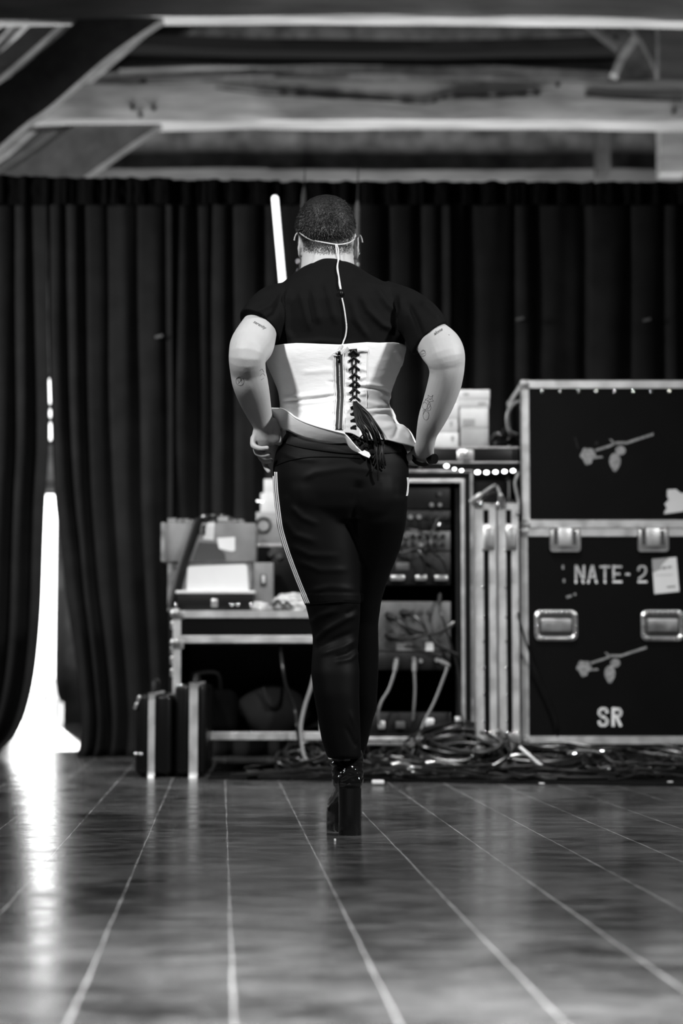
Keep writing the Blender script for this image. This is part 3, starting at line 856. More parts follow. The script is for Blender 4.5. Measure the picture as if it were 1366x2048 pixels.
# ------------------------------------------------------------------ on top of the rack
YT = 8.86
zk0 = zr1
xk0, xk1 = X(845, YT, 910), X(1037, YT, 910)
kz0, kz1 = zr1+.001, Z(892, YT)
kc = thing('shallow_case', ((xk0+xk1)/2, YT+.25, kz0), 'shallow black case with one latch under the white paper boxes', 'case')
g = MB(); g.box(xk0, xk1, YT, YT+.5, kz0, kz1, .008); g.build('shell', M['gloss_black'], kc)
g = MB(); g.box(xk0-.002, xk1+.002, YT-.003, YT+.503, kz1-.012, kz1-.004, .002); g.box(xk0-.002, xk1+.002, YT-.003, YT+.503, Z(925, YT)-.004, Z(925, YT)+.004, .002); g.build('rim', M['alu_dark'], kc, smooth=False)
g = MB(); a = W(931, 910, YT); g.box(a.x-.039, a.x+.039, a.y-.008, a.y+.004, a.z-.025, a.z+.025, .008, 3); d = g.build('latch', M['steel'], kc)
g = MB(); g.box(a.x-.018, a.x+.018, a.y-.014, a.y-.006, a.z-.016, a.z+.018, .004); g.build('latch_tongue', M['alu_dark'], d)
g = MB(); g.sphere((a.x, a.y-.012, a.z+.012), .009, 12); g.build('latch_knob', M['glint'], d)
def paper_box(pxa, pxb, pya, pyb, Y, dep, label, m='card', lid=True, marks=(), z0=None):
    xa, xb = X(pxa, Y, 850), X(pxb, Y, 850); za, zb = (Z(pyb, Y) if z0 is None else z0), Z(pya, Y)
    t = thing('paper_box', ((xa+xb)/2, Y+dep/2, za), label, 'box', 'boxes stacked on the shallow case')
    g = MB(); g.box(xa+.002, xb-.002, Y+.002, Y+dep-.002, za+.0005, zb-.001, .003); g.build('carton', M[m], t)
    if lid:
        g = MB(); h = (zb-za)*.55; g.box(xa, xb, Y, Y+dep, zb-h, zb-.0006, .003); g.build('lid', M[m], t)
    if marks:
        for (a0, a1, b0, b1) in marks:
            g = MB(); g.box(X(a0, Y, 850), X(a1, Y, 850), Y-.0012, Y+.001, Z(b1, Y), Z(b0, Y)); g.build('print', M['mid_ink'], t, smooth=False)
    return zb
Yb = 9.02
z = paper_box(920, 978, 855, 892, Yb, .24, 'grey-white paper box at the bottom of the taller stack', 'card_grey', False, z0=kz1)
z = paper_box(919, 978, 815, 855, Yb, .24, 'white paper box in the middle of the taller stack', 'card', False, ((925, 950, 838, 849),), z0=z)
z = paper_box(916, 980, 779, 815, Yb, .25, 'white lidded paper box on top of the taller stack', 'card', True, ((927, 938, 786, 791), (956, 972, 805, 808)), z0=z)
z = paper_box(869, 917.5, 864, 892, Yb-.02, .22, 'white paper box at the bottom of the shorter stack beside the hand', 'card', False, ((902, 908, 872, 880),), z0=kz1)
z = paper_box(862, 917, 804, 863, Yb-.02, .22, 'white paper box on top of the shorter stack beside the hand', 'card', True, ((900, 905, 842, 852),), z0=z)
cable('cable_loop', [W(1040, 803, 8.95), W(1026, 810, 8.93), W(1016, 828, 8.93), W(1016, 852, 8.94), W(1022, 866, 8.95), W(1036, 872, 9.0), W(1046, 886, 9.05)], .011, 'thick black cable loop sticking out beside the upper flight case', 'grey_cable')
tk = cable('black_cable_bundle', [W(985, 880, 9.0), W(994, 868, 8.95), W(1004, 872, 8.95), W(1012, 858, 9.0), W(1022, 880, 9.0), W(1006, 888, 8.96), W(990, 886, 8.94)], .012, 'small black cable bundle between the paper boxes and the upper flight case')
# string of lights draped from the rack top to the flight cases
pts = [W(880, 930, 8.78), W(893, 932, 8.77), W(909, 938, 8.77), W(923, 941, 8.77), W(940, 943, 8.77), W(955, 944.5, 8.76), W(973, 945, 8.76), W(991, 944, 8.76), W(1009, 943, 8.76), W(1026, 941.5, 8.76), W(1038, 940, 8.77)]
path = smooth_path(pts, 6)
t = thing('string_lights', pts[5], 'string of glowing white bulbs draped between the rack top and flight cases', 'string lights')
g = MB(); g.tube(path, .0035, 6); g.build('wire', M['cable'], t)
for px, py, r in ((893, 932, .009), (909, 938, .006), (923, 941, .007), (955, 944.5, .010), (973, 945, .0095), (991, 944, .009), (1009, 943, .009), (1026, 941.5, .009)):
    g = MB(); g.sphere(W(px, py, 8.75), r, 14, (1.15, 1, .8)); g.build('bulb', M['led'], t)
# lead loops lying over the lids
cable('lead_loop', [W(943, 1004, 8.7), W(958, 992, 8.69), (W(984, 974, 8.70)), W(992, 972, 8.72), W(999, 984, 8.71), (W(1002, 1000, 8.69)), W(1003, 1010, 8.705)], .007, 'black lead arching over the tops of the two case lids', 'grey_cable', ends=(0, 1))
cable('lead_loop', [W(946, 1003, 8.72), W(968, 993, 8.75), W(986, 984, 8.78), W(998, 990, 8.8), W(1012, 998, 8.8), W(1030, 1004, 8.8)], .007, 'black lead lying flat behind the arching lead on the case lids')
cable('hanging_lead', [W(1037, 945, 8.78), W(1030, 965, 8.76), W(1033, 985, 8.755), W(1037, 1005, 8.75), W(1036, 1030, 8.70)], .007, 'grey lead hanging against the left edge of the flight case stack', 'grey_cable')

# ------------------------------------------------------------------ desk case at the left
YD = 8.85
xd0, xd1 = X(346, YD, 1300), X(652, YD, 1300)
zd1 = Z(1221, YD)
desk = thing('desk_case', ((xd0+xd1)/2, YD+.35, 0), 'wheeled black desk case with aluminium edges carrying the grey boxes', 'desk')
zb0, zb1 = Z(1480, YD), Z(1464, YD)
zm0, zm1 = Z(1286, YD), Z(1271, YD)
g = MB()
g.box(xd0, xd1, YD+.004, YD+.7, zd1-.02, zd1-.002); g.box(xd0+.002, xd1-.002, YD+.006, YD+.69, zm0+.004, zd1-.01)
g.box(xd0+.002, xd0+.02, YD+.006, YD+.7, zb0, zd1-.01); g.box(xd1-.02, xd1-.002, YD+.006, YD+.7, zb0, zd1-.01)
g.box(xd0+.002, xd1-.002, YD+.006, YD+.7, zb0, zb0+.02)
g.build('carcass', M['black_panel'], desk, smooth=False)
g = MB(); g.box(xd0+.02, xd1-.02, YD+.66, YD+.69, zb0+.02, zm0); g.build('back_board', mat('dull back board', .035, .8, var=.3, vscale=6), desk, smooth=False)
g = MB()
g.box(xd0, xd1, YD, YD+.008, Z(1236, YD), zd1, .002); g.box(xd0, xd1, YD, YD+.008, zm0, zm1, .002)
g.box(xd0, xd1, YD, YD+.008, zb0, zb1, .002)
g.box(xd0, xd0+.036, YD-.001, YD+.008, zb0, zd1, .002); g.box(xd1-.03, xd1, YD-.001, YD+.008, zb0, zd1, .002)
g.box(xd0-.001, xd0+.004, YD, YD+.7, zb0, zd1); g.box(xd0, xd1, YD, YD+.7, zd1-.003, zd1-.0005)
g.build('aluminium_edging', M['alu'], desk, smooth=False)
for zz in (zd1-.012, zm0+.002):
    g = MB(); g.sphere((xd0+.01, YD+.008, zz), .026, 14); g.box(xd0-.004, xd0+.05, YD-.004, YD+.004, zz-.03, zz+.012, .003); g.sphere((xd0+.005, YD-.006, zz+.006), .007, 8); g.build('ball_corner', M['alu_dark'], desk)
for k, py in enumerate((1250, 1300, 1320, 1345)):
    g = MB(); p = W(344, py, YD+.05); g.box(xd0-.016, xd0+.004, p.y-.02, p.y+.02, p.z-.02, p.z+.018, .004); g.build('side_latch', M['steel'], desk)
for xx in (xd0+.09, xd1-.09):
    for yy in (YD+.1, YD+.6): caster(desk, xx, yy, zb0)
# things inside the desk case
t = thing('holdall', W(420, 1466, YD+.3)*1.0, 'black holdall with an arched handle inside the desk case', 'bag')
hz = zb0+.0205; hx = X(412, YD+.25); t.location.z = hz; ORG[t.name] = Vector(t.location)
g = MB(); g.box(hx-.17, hx+.15, YD+.12, YD+.42, hz, hz+.21, .05, 4); g.build('body', M['mat_black'], t)
g = MB(); g.tube(smooth_path([(hx-.06, YD+.2, hz+.20), (hx-.06, YD+.18, hz+.265), (hx-.03, YD+.17, hz+.285), (hx+.06, YD+.17, hz+.285), (hx+.075, YD+.2, hz+.2)], 5), .011, 8); g.build('handle', M['rubber'], t)
t = thing('laundry_pouch', (X(548, YD+.4), YD+.4, zb0+.0205), 'slumped dark cloth pouch inside the desk case', 'pouch')
px_ = X(548, YD+.4); rings = []
for k in range(9):
    q = k/8; rad = .15*(math.sin(math.pi*min(q*.9+.12, 1))**.6)+.01
    rings.append([Vector((px_+rad*1.1*math.cos(a_)*(1+.1*math.sin(3*a_+k)), YD+.38+rad*.6*math.sin(a_), zb0+.0215+.24*q)) for a_ in [2*math.pi*j/20 for j in range(20)]])
g = MB(); g.loft(rings); g.build('cloth', mat('dark pouch cloth', .012, .9, var=.4, vscale=9), t)
g = MB(); g.tube(smooth_path([(px_-.05, YD+.3, zb0+.24), (px_-.02, YD+.27, zb0+.15), (px_+.03, YD+.27, zb0+.16), (px_+.04, YD+.32, zb0+.24)], 5), .006, 6); g.build('drawstring', M['cable'], t)
cable('hanging_cable', [W(560, 1288, YD+.05), W(565, 1330, YD-.01), W(572, 1372, YD-.02), W(590, 1420, YD-.02), W(596, 1470, YD-.05), FL(604, 1538, .01)], .008, 'black cable hanging down in front of the desk case opening')
cable('grey_hose_cable', [W(628, 1350, 8.62), W(621, 1378, 8.6), W(609, 1415, 8.58), W(602, 1450, 8.55), W(603, 1480, 8.5), W(608, 1510, 8.45), W(618, 1524, 8.4), FL(650, 1540, .02)], .0085, 'pale grey cable bowing down left of the performer\'s legs', 'grey_cable')

# on the desk case
def gbox(name, pxa, pxb, pya, pyb, Y, dep, z0, label, m, cat_, bev=.004, group=None):
    xa, xb = X(pxa, Y, pya), X(pxb, Y, pya); zb = Z(pya, Y)
    t = thing(name, ((xa+xb)/2, Y+dep/2, z0), label, cat_, group)
    g = MB(); g.box(xa, xb, Y, Y+dep, z0+.0005, zb, bev); g.build('shell', M[m], t)
    return t, xa, xb, zb
Yg = 9.05
t, xa, xb, zg1 = gbox('crate', 337, 509, 1124, 1220, Yg+.02, .30, zd1, 'grey wooden crate under the wider grey lidded box', 'grey_box', 'crate')
g = MB(); g.box(xa-.003, xa+.02, Yg+.015, Yg+.05, zd1+.002, zg1, .002); g.build('metal_corner', M['alu_dark'], t, smooth=False)
t, xa, xb, zg2 = gbox('lidded_box', 324, 511, 1046, 1123, Yg, .34, zg1, 'wide grey box with white label on top of the grey crate', 'grey_box', 'box')
g = MB(); g.box(xa-.004, xa+.014, Yg-.004, Yg+.03, zg1+.001, zg2+.002, .002); g.build('metal_corner', M['alu_dark'], t, smooth=False)
g = MB(); P_ = lambda x, y: (W(x, y, Yg).x, W(x, y, Yg).z)
g.prism([P_(434, 1076), P_(470, 1074), P_(470, 1101), P_(463, 1103), P_(438, 1097)], Yg-.0025, Yg+.001); g.build('paper_label', M['paper'], t, smooth=False)
g = MB(); g.prism([P_(416, 1045), P_(429, 1044), P_(427, 1080), P_(406, 1078)], Yg-.0028, Yg+.001); g.build('tape', M['card'], t, smooth=False)
g = MB(); g.prism([P_(398, 1084), P_(432, 1086), P_(450, 1108), P_(452, 1122), P_(385, 1122)], Yg-.0022, Yg+.001); g.build('strap_shade', M['ink'], t, smooth=False)  # strap's shade painted as a dark patch on the box front
# black strap over both boxes
sp = [(396, 1040), (392, 1052), (380, 1088), (366, 1130), (356, 1170), (348, 1200), (345, 1216)]
rows = []
path = smooth_path([W(x, y, Yg-.03) for x, y in [(405, 1036)]+sp], 5)
for p in path: rows.append([p+Vector((-.026, 0, 0)), p+Vector((.026, .0, .004))])
g = MB(); g.grid(rows); tag(g.build('webbing_strap', M['rubber'], solid=.004), 'black webbing strap hanging diagonally over the grey boxes', 'strap')
# small metal fittings along the top of the grey box
for k, (px, py, r) in enumerate(((345, 1040, .014), (358, 1039, .012), (372, 1037, .012), (384, 1033, .010), (447, 1036, .018), (456, 1040, .014), (470, 1038, .010), (480, 1040, .011))):
    p = W(px, py, Yg+.05); p.z = zg2
    t = thing('cable_adapter', p, ('small metal adapter on the grey box, %s' % ('far left end', 'second from the left end', 'third from the left end', 'beside the strap', 'largest of the right cluster', 'behind the largest of the right cluster', 'second from the right end', 'at the right end')[k]), 'adapter', 'metal adapters on the grey box')
    g = MB(); g.cyl((p.x-r*1.3, p.y, p.z+r), (p.x+r*1.3, p.y-.01, p.z+r), r, seg=14); g.build('barrel', M['steel'], t)
    g = MB(); g.cyl((p.x+r*1.2, p.y-.01, p.z+r), (p.x+r*2.2, p.y-.014, p.z+r), r*.7, seg=12); g.build('tip', M['chrome'], t)
for k, px in enumerate((397, 408)):
    g = MB(); p = W(px, 1059, Yg-.01); g.cyl((p.x, p.y+.01, p.z-.022), (p.x, p.y+.01, p.z+.022), .010, seg=12)
    tag(g.build('metal_clip', M['glint']), ('bright metal clip on the grey box beside the strap, left of two', 'bright metal clip on the grey box beside the tape, right of two')[k], 'clip', 'clips on the grey box')
cable('coiled_lead', [W(430+20*math.cos(a)*(1+.5*(k > 12)), 1036+5*math.sin(a), Yg+.15+.05*math.sin(a)) + Vector((0, 0, -.0)) for k, a in enumerate([j*.6 for j in range(26)])], .007, 'black lead coiled loosely on top of the grey box', seg=6)
# black tray with a white panel case
Yq = 8.93
t, xa, xb, zt1 = gbox('equipment_tray', 354, 507, 1186, 1220, Yq, .2, zd1, 'shallow black box with a latch on the desk case edge', 'black_plastic', 'box')
g = MB(); g.box(xa-.006, xb+.006, Yq-.006, Yq+.206, zt1-.003, zt1+.012, .004); g.build('rim', M['card'], t)
g = MB(); p = W(429, 1207, Yq); g.box(p.x-.016, p.x+.016, p.y-.008, p.y+.002, p.z-.016, p.z+.022, .004); g.build('latch', M['steel'], t)
for px in (352, 464, 476, 503):
    g = MB(); p = W(px, 1209, Yq); g.sphere((p.x, p.y-.003, p.z), .009, 10); g.build('stud', M['chrome'], t)
g = MB(); P_ = lambda x, y: (W(x, y, Yq+.05).x, W(x, y, Yq+.05).z)
zz = zt1+.013
pl = [P_(376, 1136), P_(380, 1133), P_(440, 1130.5), P_(490, 1128.5), P_(494, 1131), P_(497, 1180)]
pl = [(a, max(b, zz)) for a, b in pl] + [(X(498, Yq+.05, 1180), zz), (X(374, Yq+.05, 1180), zz)]
g.prism(pl, Yq+.03, Yq+.16)
tag(g.build('white_carton', M['paper'], smooth=False), 'clean white carton standing in the black box on the desk case', 'carton')
t, xa, xb, zc1 = gbox('junction_box', 508, 546, 1125, 1220, Yg, .14, zd1, 'small grey box with a pale switch plate next to the white carton', 'grey_box', 'box')
g = MB(); p = W(527, 1161, Yg); g.box(p.x-.016, p.x+.016, p.y-.004, p.y, p.z-.03, p.z+.03, .002); pl_ = g.build('switch_plate', M['panel_grey'], t)
g = MB(); g.box(p.x-.007, p.x+.007, p.y-.009, p.y-.003, p.z-.012, p.z+.024, .002); g.build('rocker', M['card'], pl_)
def crumple(name, pxc, pyc, Y, sx, sz, label, z0, m='foil'):
    p = W(pxc, pyc, Y); g = MB(); bmesh.ops.create_icosphere(g.bm, subdivisions=4, radius=1)
    for v in g.bm.verts:
        d = v.co.copy(); k = 1+.45*mnoise.noise(d*2.1+Vector((pxc, 0, 0)))+.2*mnoise.noise(d*5+Vector((0, pyc, 0)))
        v.co = Vector((p.x+d.x*sx*k, p.y+d.y*sx*.6*k, max(z0+.001, z0+sz*.9+d.z*sz*k)))
    return tag(g.build(name, M[m], angle=25), label, 'bag', 'crumpled bags on the desk case')
crumple('plastic_bag', 517, 1206, 8.95, .05, .022, 'small crumpled clear bag beside the black box on the desk', zd1)
crumple('plastic_bag', 588, 1200, 9.0, .085, .045, 'larger crumpled clear bag close to the performer\'s leg', zd1)
cable('small_lead', [W(548, 1212, 8.93), W(556, 1200, 8.93), W(566, 1212, 8.92), W(574, 1204, 8.94), W(585, 1216, 8.92)], .006, 'short black lead curled between the crumpled bags')
# black console behind, with white boxes stacked on it
t, xa, xb, zc = gbox('black_console', 512, 640, 1088, 1220, 9.28, .25, zd1, 'black equipment box behind the small grey box, white boxes on it', 'gloss_black', 'equipment box')
g = MB(); g.box(xa-.003, xb+.003, 9.275, 9.30, zc-.014, zc, .002); g.build('edge_strip', M['alu'], t, smooth=False)
for px, py in ((541, 1108), (559, 1113)):
    g = MB(); p = W(px, py, 9.278); g.cyl((p.x, p.y, p.z), (p.x, p.y-.02, p.z), .014, seg=14); g.build('knob', M['panel_grey'], t)
def wbox(pxa, pxb, pya, pyb, Y, label, z0, m='card'):
    t, a, b, z = gbox('small_carton', pxa, pxb, pya, pyb, Y, .14, z0, label, m, 'box', .003, 'cartons on the black equipment box')
    return t, a, b, z
_, a, b, z1_ = wbox(512, 566, 1024, 1087, 9.32, 'bottom carton of the white stack partly hidden by the hip', zc, 'card_grey')
g = MB(); q = W(527, 1050, 9.318)
def torus(c, r, rr, seg=24): return [Vector((c.x+r*math.cos(2*math.pi*k/seg), c.y, c.z+r*math.sin(2*math.pi*k/seg))) for k in range(seg)]
g.tube(torus(q, .035, .006), .007, 8, closed=True); tag(g.build('cable_ring', M['cable']), 'dark cable ring hanging on the bottom white carton', 'cable')
_, a, b, z2_ = wbox(521, 566, 986, 1024, 9.33, 'middle carton of the white stack partly hidden by the hip', z1_)
_, a, b, z3_ = wbox(528, 566, 958, 986, 9.34, 'top carton of the white stack partly hidden by the hip', z2_)
g = MB(); g.sphere(W(515, 1002, 9.28), .0045, 14); p = W(515, 1002, 9.28); g.cyl((p.x, p.y, p.z), (p.x+.03, p.y+.06, p.z-.0), .0018, seg=8)
tag(g.build('tiny_lamp', M['led_small']), 'tiny glowing lamp beside the middle white carton', 'lamp')  # tiny lamp: bulb and thin stalk both glow

# ------------------------------------------------------------------ white tube lamp and two antenna masts
pA, pB = W(550, 392, 9.55), W(613, 1090, 9.55); pB.z = zc+.002
pB = Vector((pB.x, 9.42, zc+.012))
pA = W(549.5, 392, 9.58)
t = thing('tube_lamp', pB, 'glowing white tube lamp leaning behind the performer\'s shoulder', 'lamp')
d = (pA-pB).normalized()
g = MB(); g.tube([pB+d*.05, pA-d*.012, pA-d*.004, pA], [.0155, .0155, .0125, .006], 18); g.build('tube', M['tube_lamp'], t)
g = MB(); g.cyl(pB, pB+d*.06, .021); g.build('end_cap', M['black_plastic'], t)
for k, (xa_, yt, ymid, xb_, lb) in enumerate(((610, 338, 375, 605, 'antenna mast whose tip shows left of the head'), (716.5, 330, 402, 714, 'antenna mast standing just right of the head'))):
    Ya = 8.98
    base = Vector((W(xb_+3, 940, Ya).x, Ya, zr1)) if k == 1 else Vector((W(xb_+2, 1088, 9.4).x, 9.4, zc))
    Ya = base.y
    top, mid = W(xa_, yt, Ya), W(xa_-1.5, ymid, Ya)
    t = thing('antenna_mast', base, 'thin black '+lb, 'antenna', 'antenna masts behind the head')
    g = MB(); g.tube([mid, lerp(mid, top, .6), top], [.0042, .003, .002], 8); g.build('whip', M['rubber'], t)
    bt = W(xb_, 548, Ya)
    g = MB(); g.tube([bt, lerp(bt, mid, .9), mid], [.0125, .0125, .006], 12); g.build('sleeve', mat('dark grey sleeve', .02, .45), t)
    g = MB(); g.tube([base, base+Vector((0, 0, .02)), base+Vector((0, 0, .022)), bt], [.09, .085, .012, .011], 18); g.build('stand', M['black_plastic'], t)
    for py, r in ((508, .008), (528, .006)):
        g = MB(); p = W(xb_+(-9 if k == 0 else 2), py+(14 if k == 0 else 2), Ya-.02); g.sphere(p, r, 12); g.cyl(p, (bt.x, Ya, p.z), .004, seg=8); g.build('clamp_knob', M['glint'], t)

# ------------------------------------------------------------------ two upright attache cases on the floor
def attache(pxa, pxb, pyt, Yc, dep, sa, sb, label, handle_h):
    xa, xb = X(pxa, Yc, 1450), X(pxb, Yc, 1450); zt = Z(pyt, Yc)
    t = thing('attache_case', ((xa+xb)/2, Yc+dep/2, 0), label, 'case', 'upright attache cases')
    s0, s1 = X(sa, Yc, 1450), X(sb, Yc, 1450)
    for nm, a, b in (('shell_half', xa, s0), ('shell_half', s1, xb)):
        g = MB(); g.box(a, b, Yc+.004, Yc+dep, .012, zt, .022, 4); g.build(nm, M['gloss_black'], t)
    g = MB()
    hh = [Vector((0, Yc, .03)), Vector((0, Yc, zt-.03)), Vector((0, Yc+.03, zt)), Vector((0, Yc+dep-.03, zt)), Vector((0, Yc+dep, zt-.03)), Vector((0, Yc+dep, .03)), Vector((0, Yc+dep-.03, .008)), Vector((0, Yc+.03, .008))]
    pth = smooth_path(hh, 6, closed=True)
    cx = Vector(((s0+s1)/2, 0, 0)); hw = (s1-s0)/2+.001
    cen = Vector((0, Yc+dep/2, zt/2))
    rings = []
    for p in pth+[pth[0]]:
        inn = p + (cen-p).normalized()*.012
        out = p - (cen-p).normalized()*.003
        rings.append([cx+out+Vector((-hw, 0, 0)), cx+out+Vector((0, -.002, 0)), cx+out+Vector((hw, 0, 0)), cx+inn+Vector((hw, 0, 0)), cx+inn+Vector((-hw, 0, 0))])
    g.loft(rings, cap=False); g.build('closing_rim', M['alu'], t)
    g = MB(); hc = (s0+s1)/2; y0 = Yc+dep*.25
    g.tube(smooth_path([(hc, y0, zt-.005), (hc, y0+.01, zt+handle_h), (hc, y0+.05, zt+handle_h+.012), (hc, y0+.12, zt+handle_h+.012), (hc, y0+.16, zt+handle_h), (hc, y0+.17, zt-.005)], 5), .012, 10); g.build('handle', M['rubber'], t)
    for px, py in ((pxa+2, 1508), (pxa+12, 1508)) if handle_h > .03 else ((pxa+8, 1372), (pxa+14, 1371)):
        p = W(px, py, Yc); g = MB(); g.sphere((p.x, p.y+.0, min(p.z, zt-.004)), .008, 10); g.build('stud', M['chrome'], t)
    for yy in (Yc+.05, Yc+dep-.05):
        for xx in (xa+.03, xb-.03):
            g = MB(); g.cyl((xx, yy, 0), (xx, yy, .014), .012, seg=12); g.build('foot', M['rubber'], t)
    return t
at = attache(270, 343, 1388, 8.52, .46, 297, 309, 'left black attache case standing upright with a bright metal rim', .045)
for px, py in ((277, 1396), (271, 1410)):
    p = W(px, py, 8.52); g = MB(); g.box(p.x-.006, p.x+.008, p.y-.006, p.y+.01, p.z-.02, p.z+.012, .004, rot=Matrix.Rotation(R(20), 3, 'Y')); g.build('corner_guard', M['steel'], at)
attache(349, 412, 1369, 8.52, .46, 379, 395, 'right black attache case standing upright with a wider metal rim', .02)

# ------------------------------------------------------------------ carpet and the cable heap
c0, c1 = FL(416, 1559), FL(1420, 1574)
g = MB(); g.prism([(0, 0), (1, 0), (1, 1)], 0, 1); g.bm.free(); g = MB()
pts = [Vector((c0.x, c0.y, 0)), Vector((c1.x, c1.y, 0)), Vector((c1.x, 9.75, 0)), Vector((c0.x-.05, 9.75, 0))]
g.loft([pts, [p+Vector((0, 0, .006)) for p in pts]])
tag(g.build('stage_carpet', M['mat_black'], smooth=False), 'black carpet strip under the cases and cable heap', 'carpet')
def coil(pxc, pyc, rx, ry, loops, label, seed, r=.007, m='cable', z0=.012, hgt=.07):
    rnd = random.Random(seed); c = FL(pxc, pyc)
    pts = []; n = loops*10; tl = rnd.uniform(.5, 1.25)
    ox, oy = 0, 0
    for k in range(n+1):
        a = 2*math.pi*k/10
        if k % 10 == 0: ox, oy, s = rnd.uniform(-.05, .05), rnd.uniform(-.03, .03), rnd.uniform(.75, 1.12)
        z = z0 + hgt*(k/n) + rnd.uniform(-.006, .012) + .55*ry*s*(math.sin(a)+1)*tl + .03*max(0, math.sin(a*.5+seed))*rnd.random()
        pts.append(Vector((c.x+ox+rx*s*math.cos(a), c.y+oy+ry*s*math.sin(a), max(z, r+.007))))
    ex = rnd.uniform(-1, 1)
    pts.append(Vector((c.x+rx*1.2+.1*ex, c.y-ry*.6, .02)))
    return cable('coiled_cable', pts, r, label, m, 'coiled cables in front of the rack', n=4, ends=(1,), seg=6)
coil(600, 1558, .10, .10, 5, 'coil of glossy black cable at the left end of the heap', 1, .0085)
coil(640, 1545, .16, .12, 4, 'coil of cable lying behind the platform boot', 2)
coil(775, 1545, .20, .12, 6, 'coil of cable right of the platform boot', 3)
coil(840, 1552, .19, .10, 5, 'coil of cable below the lower corner of the rack', 4, .006)
coil(930, 1552, .22, .13, 9, 'large round coil of black cable, the biggest of the heap', 5, .0075, hgt=.10)
coil(985, 1545, .21, .12, 7, 'coil of cable in front of the two case lids', 6, .007, hgt=.11)
coil(1075, 1552, .24, .10, 7, 'wide flat coil of cable below the left corner of the SR case', 7, .0065, hgt=.06)
coil(1160, 1550, .22, .10, 6, 'flat coil of cable below the middle of the SR case', 8, .007, hgt=.05)
coil(1270, 1556, .19, .09, 5, 'flat coil of cable below the right caster of the SR case', 9, .006, hgt=.04)
coil(1335, 1552, .15, .09, 4, 'small coil of cable at the right end of the heap', 10, .0065, hgt=.03)
# the loose tangle between the coils
g = MB(); rnd = random.Random(77)
for k in range(46):
    pxs = rnd.uniform(560, 1340); py = rnd.uniform(1545, 1568); L_ = rnd.uniform(.25, .7)
    c = FL(pxs, py); a = rnd.uniform(-.5, .5); hz = rnd.uniform(.0, .05)
    if c.y > 8.3 and rnd.random() < .5: c.y = 8.3
    pts = []
    for j in range(7):
        q = j/6-.5
        pts.append(Vector((c.x+q*L_, c.y+.08*math.sin(q*6+k)+a*.12*q, .014+hz*(1-4*q*q*.8)+rnd.uniform(0, .012))))
    g.tube(smooth_path(pts, 5), rnd.choice([.005, .006, .0075]), 6)
tag(g.build('cable_tangle', M['cable']), 'loose tangle of thin black cables spread through the heap', 'cables', kind='stuff')
# plug ends and connectors glinting in the heap
for k, (px, py, m, lb) in enumerate(((1143, 1510, 'glint', 'below the left handle of the SR case'), (1199, 1505, 'glint', 'ending the pale cable under the SR case'), (1239, 1551, 'steel', 'at the carpet edge under the SR case'), (783, 1529, 'steel', 'left end of the small row right of the boot'), (812, 1537, 'steel', 'second in the small row right of the boot'), (824, 1544, 'steel', 'third in the small row right of the boot'), (852, 1526, 'steel', 'last in the small row right of the boot'), (1022, 1512, 'steel', 'below the right case lid'))):
    p = W(px, py, 8.35); g = MB(); dx = .018
    g.tube([p, p+Vector((dx, -.004, .002)), p+Vector((dx*2, -.006, .004))], [.009, .0095, .007], 12)
    z0_ = min(p.z-.01, .02)
    g.tube(smooth_path([p+Vector((dx*2, -.006, .004)), p+Vector((dx*4, .0, .0)), Vector((p.x+.14, p.y+.05, max(.014, p.z*.4))), Vector((p.x+.24, p.y+.06, .013))], 5), .0055, 6)
    tag(g.build('plug_end', M[m]), 'shiny plug end in the heap, '+lb, 'plug', 'plug ends in the heap')
cable('pale_cable', [W(1135, 1507, 8.4), W(1160, 1501, 8.4), W(1185, 1502, 8.4), W(1199, 1505, 8.4)], .005, 'pale cable piece on top of the coils under the SR case', 'grey_cable')
p0, p1 = W(1040, 1494, 8.5), W(1064, 1515, 8.42)
g = MB(); g.tube([p0, p1], .0065, 8); g.tube(smooth_path([p1, p1+Vector((.05, -.02, -.04)), p1+Vector((.12, -.03, -.065)), Vector((p1.x+.2, p1.y-.05, .013))], 5), .006, 6)
tag(g.build('white_rod', M['card']), 'short white rod leaning on the cable heap at the case lid', 'rod')
g = MB(); p = FL(756, 1568, .006); g.box(p.x-.025, p.x+.025, p.y-.02, p.y+.02, .0065, .022, .004, 2); tag(g.build('white_connector', M['card']), 'small white connector block at the carpet edge right of the boot', 'connector')
p = FL(497, 1560); q = FL(545, 1550)
t = thing('cable_end', (p.x, p.y, 0.006), 'black cable with a fat plug lying left of the heap', 'cable')
g = MB(); g.tube([Vector((p.x-.01, p.y, .026)), Vector((p.x+.04, p.y+.01, .026)), Vector((p.x+.06, p.y+.015, .024))], [.020, .019, .010], 14); g.build('plug', M['rubber'], t)
g = MB(); g.tube(smooth_path([Vector((p.x+.05, p.y+.012, .024)), Vector((q.x-.05, q.y-.02, .018)), Vector((q.x, q.y, .018)), Vector((q.x+.12, q.y+.05, .018)), Vector((q.x+.25, q.y+.02, .018))], 6), .008, 8); g.build('jacket', M['cable'], t)
for k, (px, py, lb) in enumerate(((1083, 1571, 'white speck of tape at the carpet edge under the SR case'), (1340, 1568, 'white speck of tape at the carpet edge near the right side'))):
    g = MB(); p = FL(px, py); g.box(p.x-.010, p.x+.012, p.y-.006, p.y+.006, .0062, .012, .002); tag(g.build('tape_scrap', M['card']), lb, 'tape', 'tape scraps')
g = MB(); p = FL(670, 1683); g.box(p.x-.003, p.x+.003, p.y-.004, p.y+.004, 0, .008, .001); tag(g.build('paper_scrap', M['paper']), 'tiny white scrap on the floor in front of the platform boot', 'scrap')
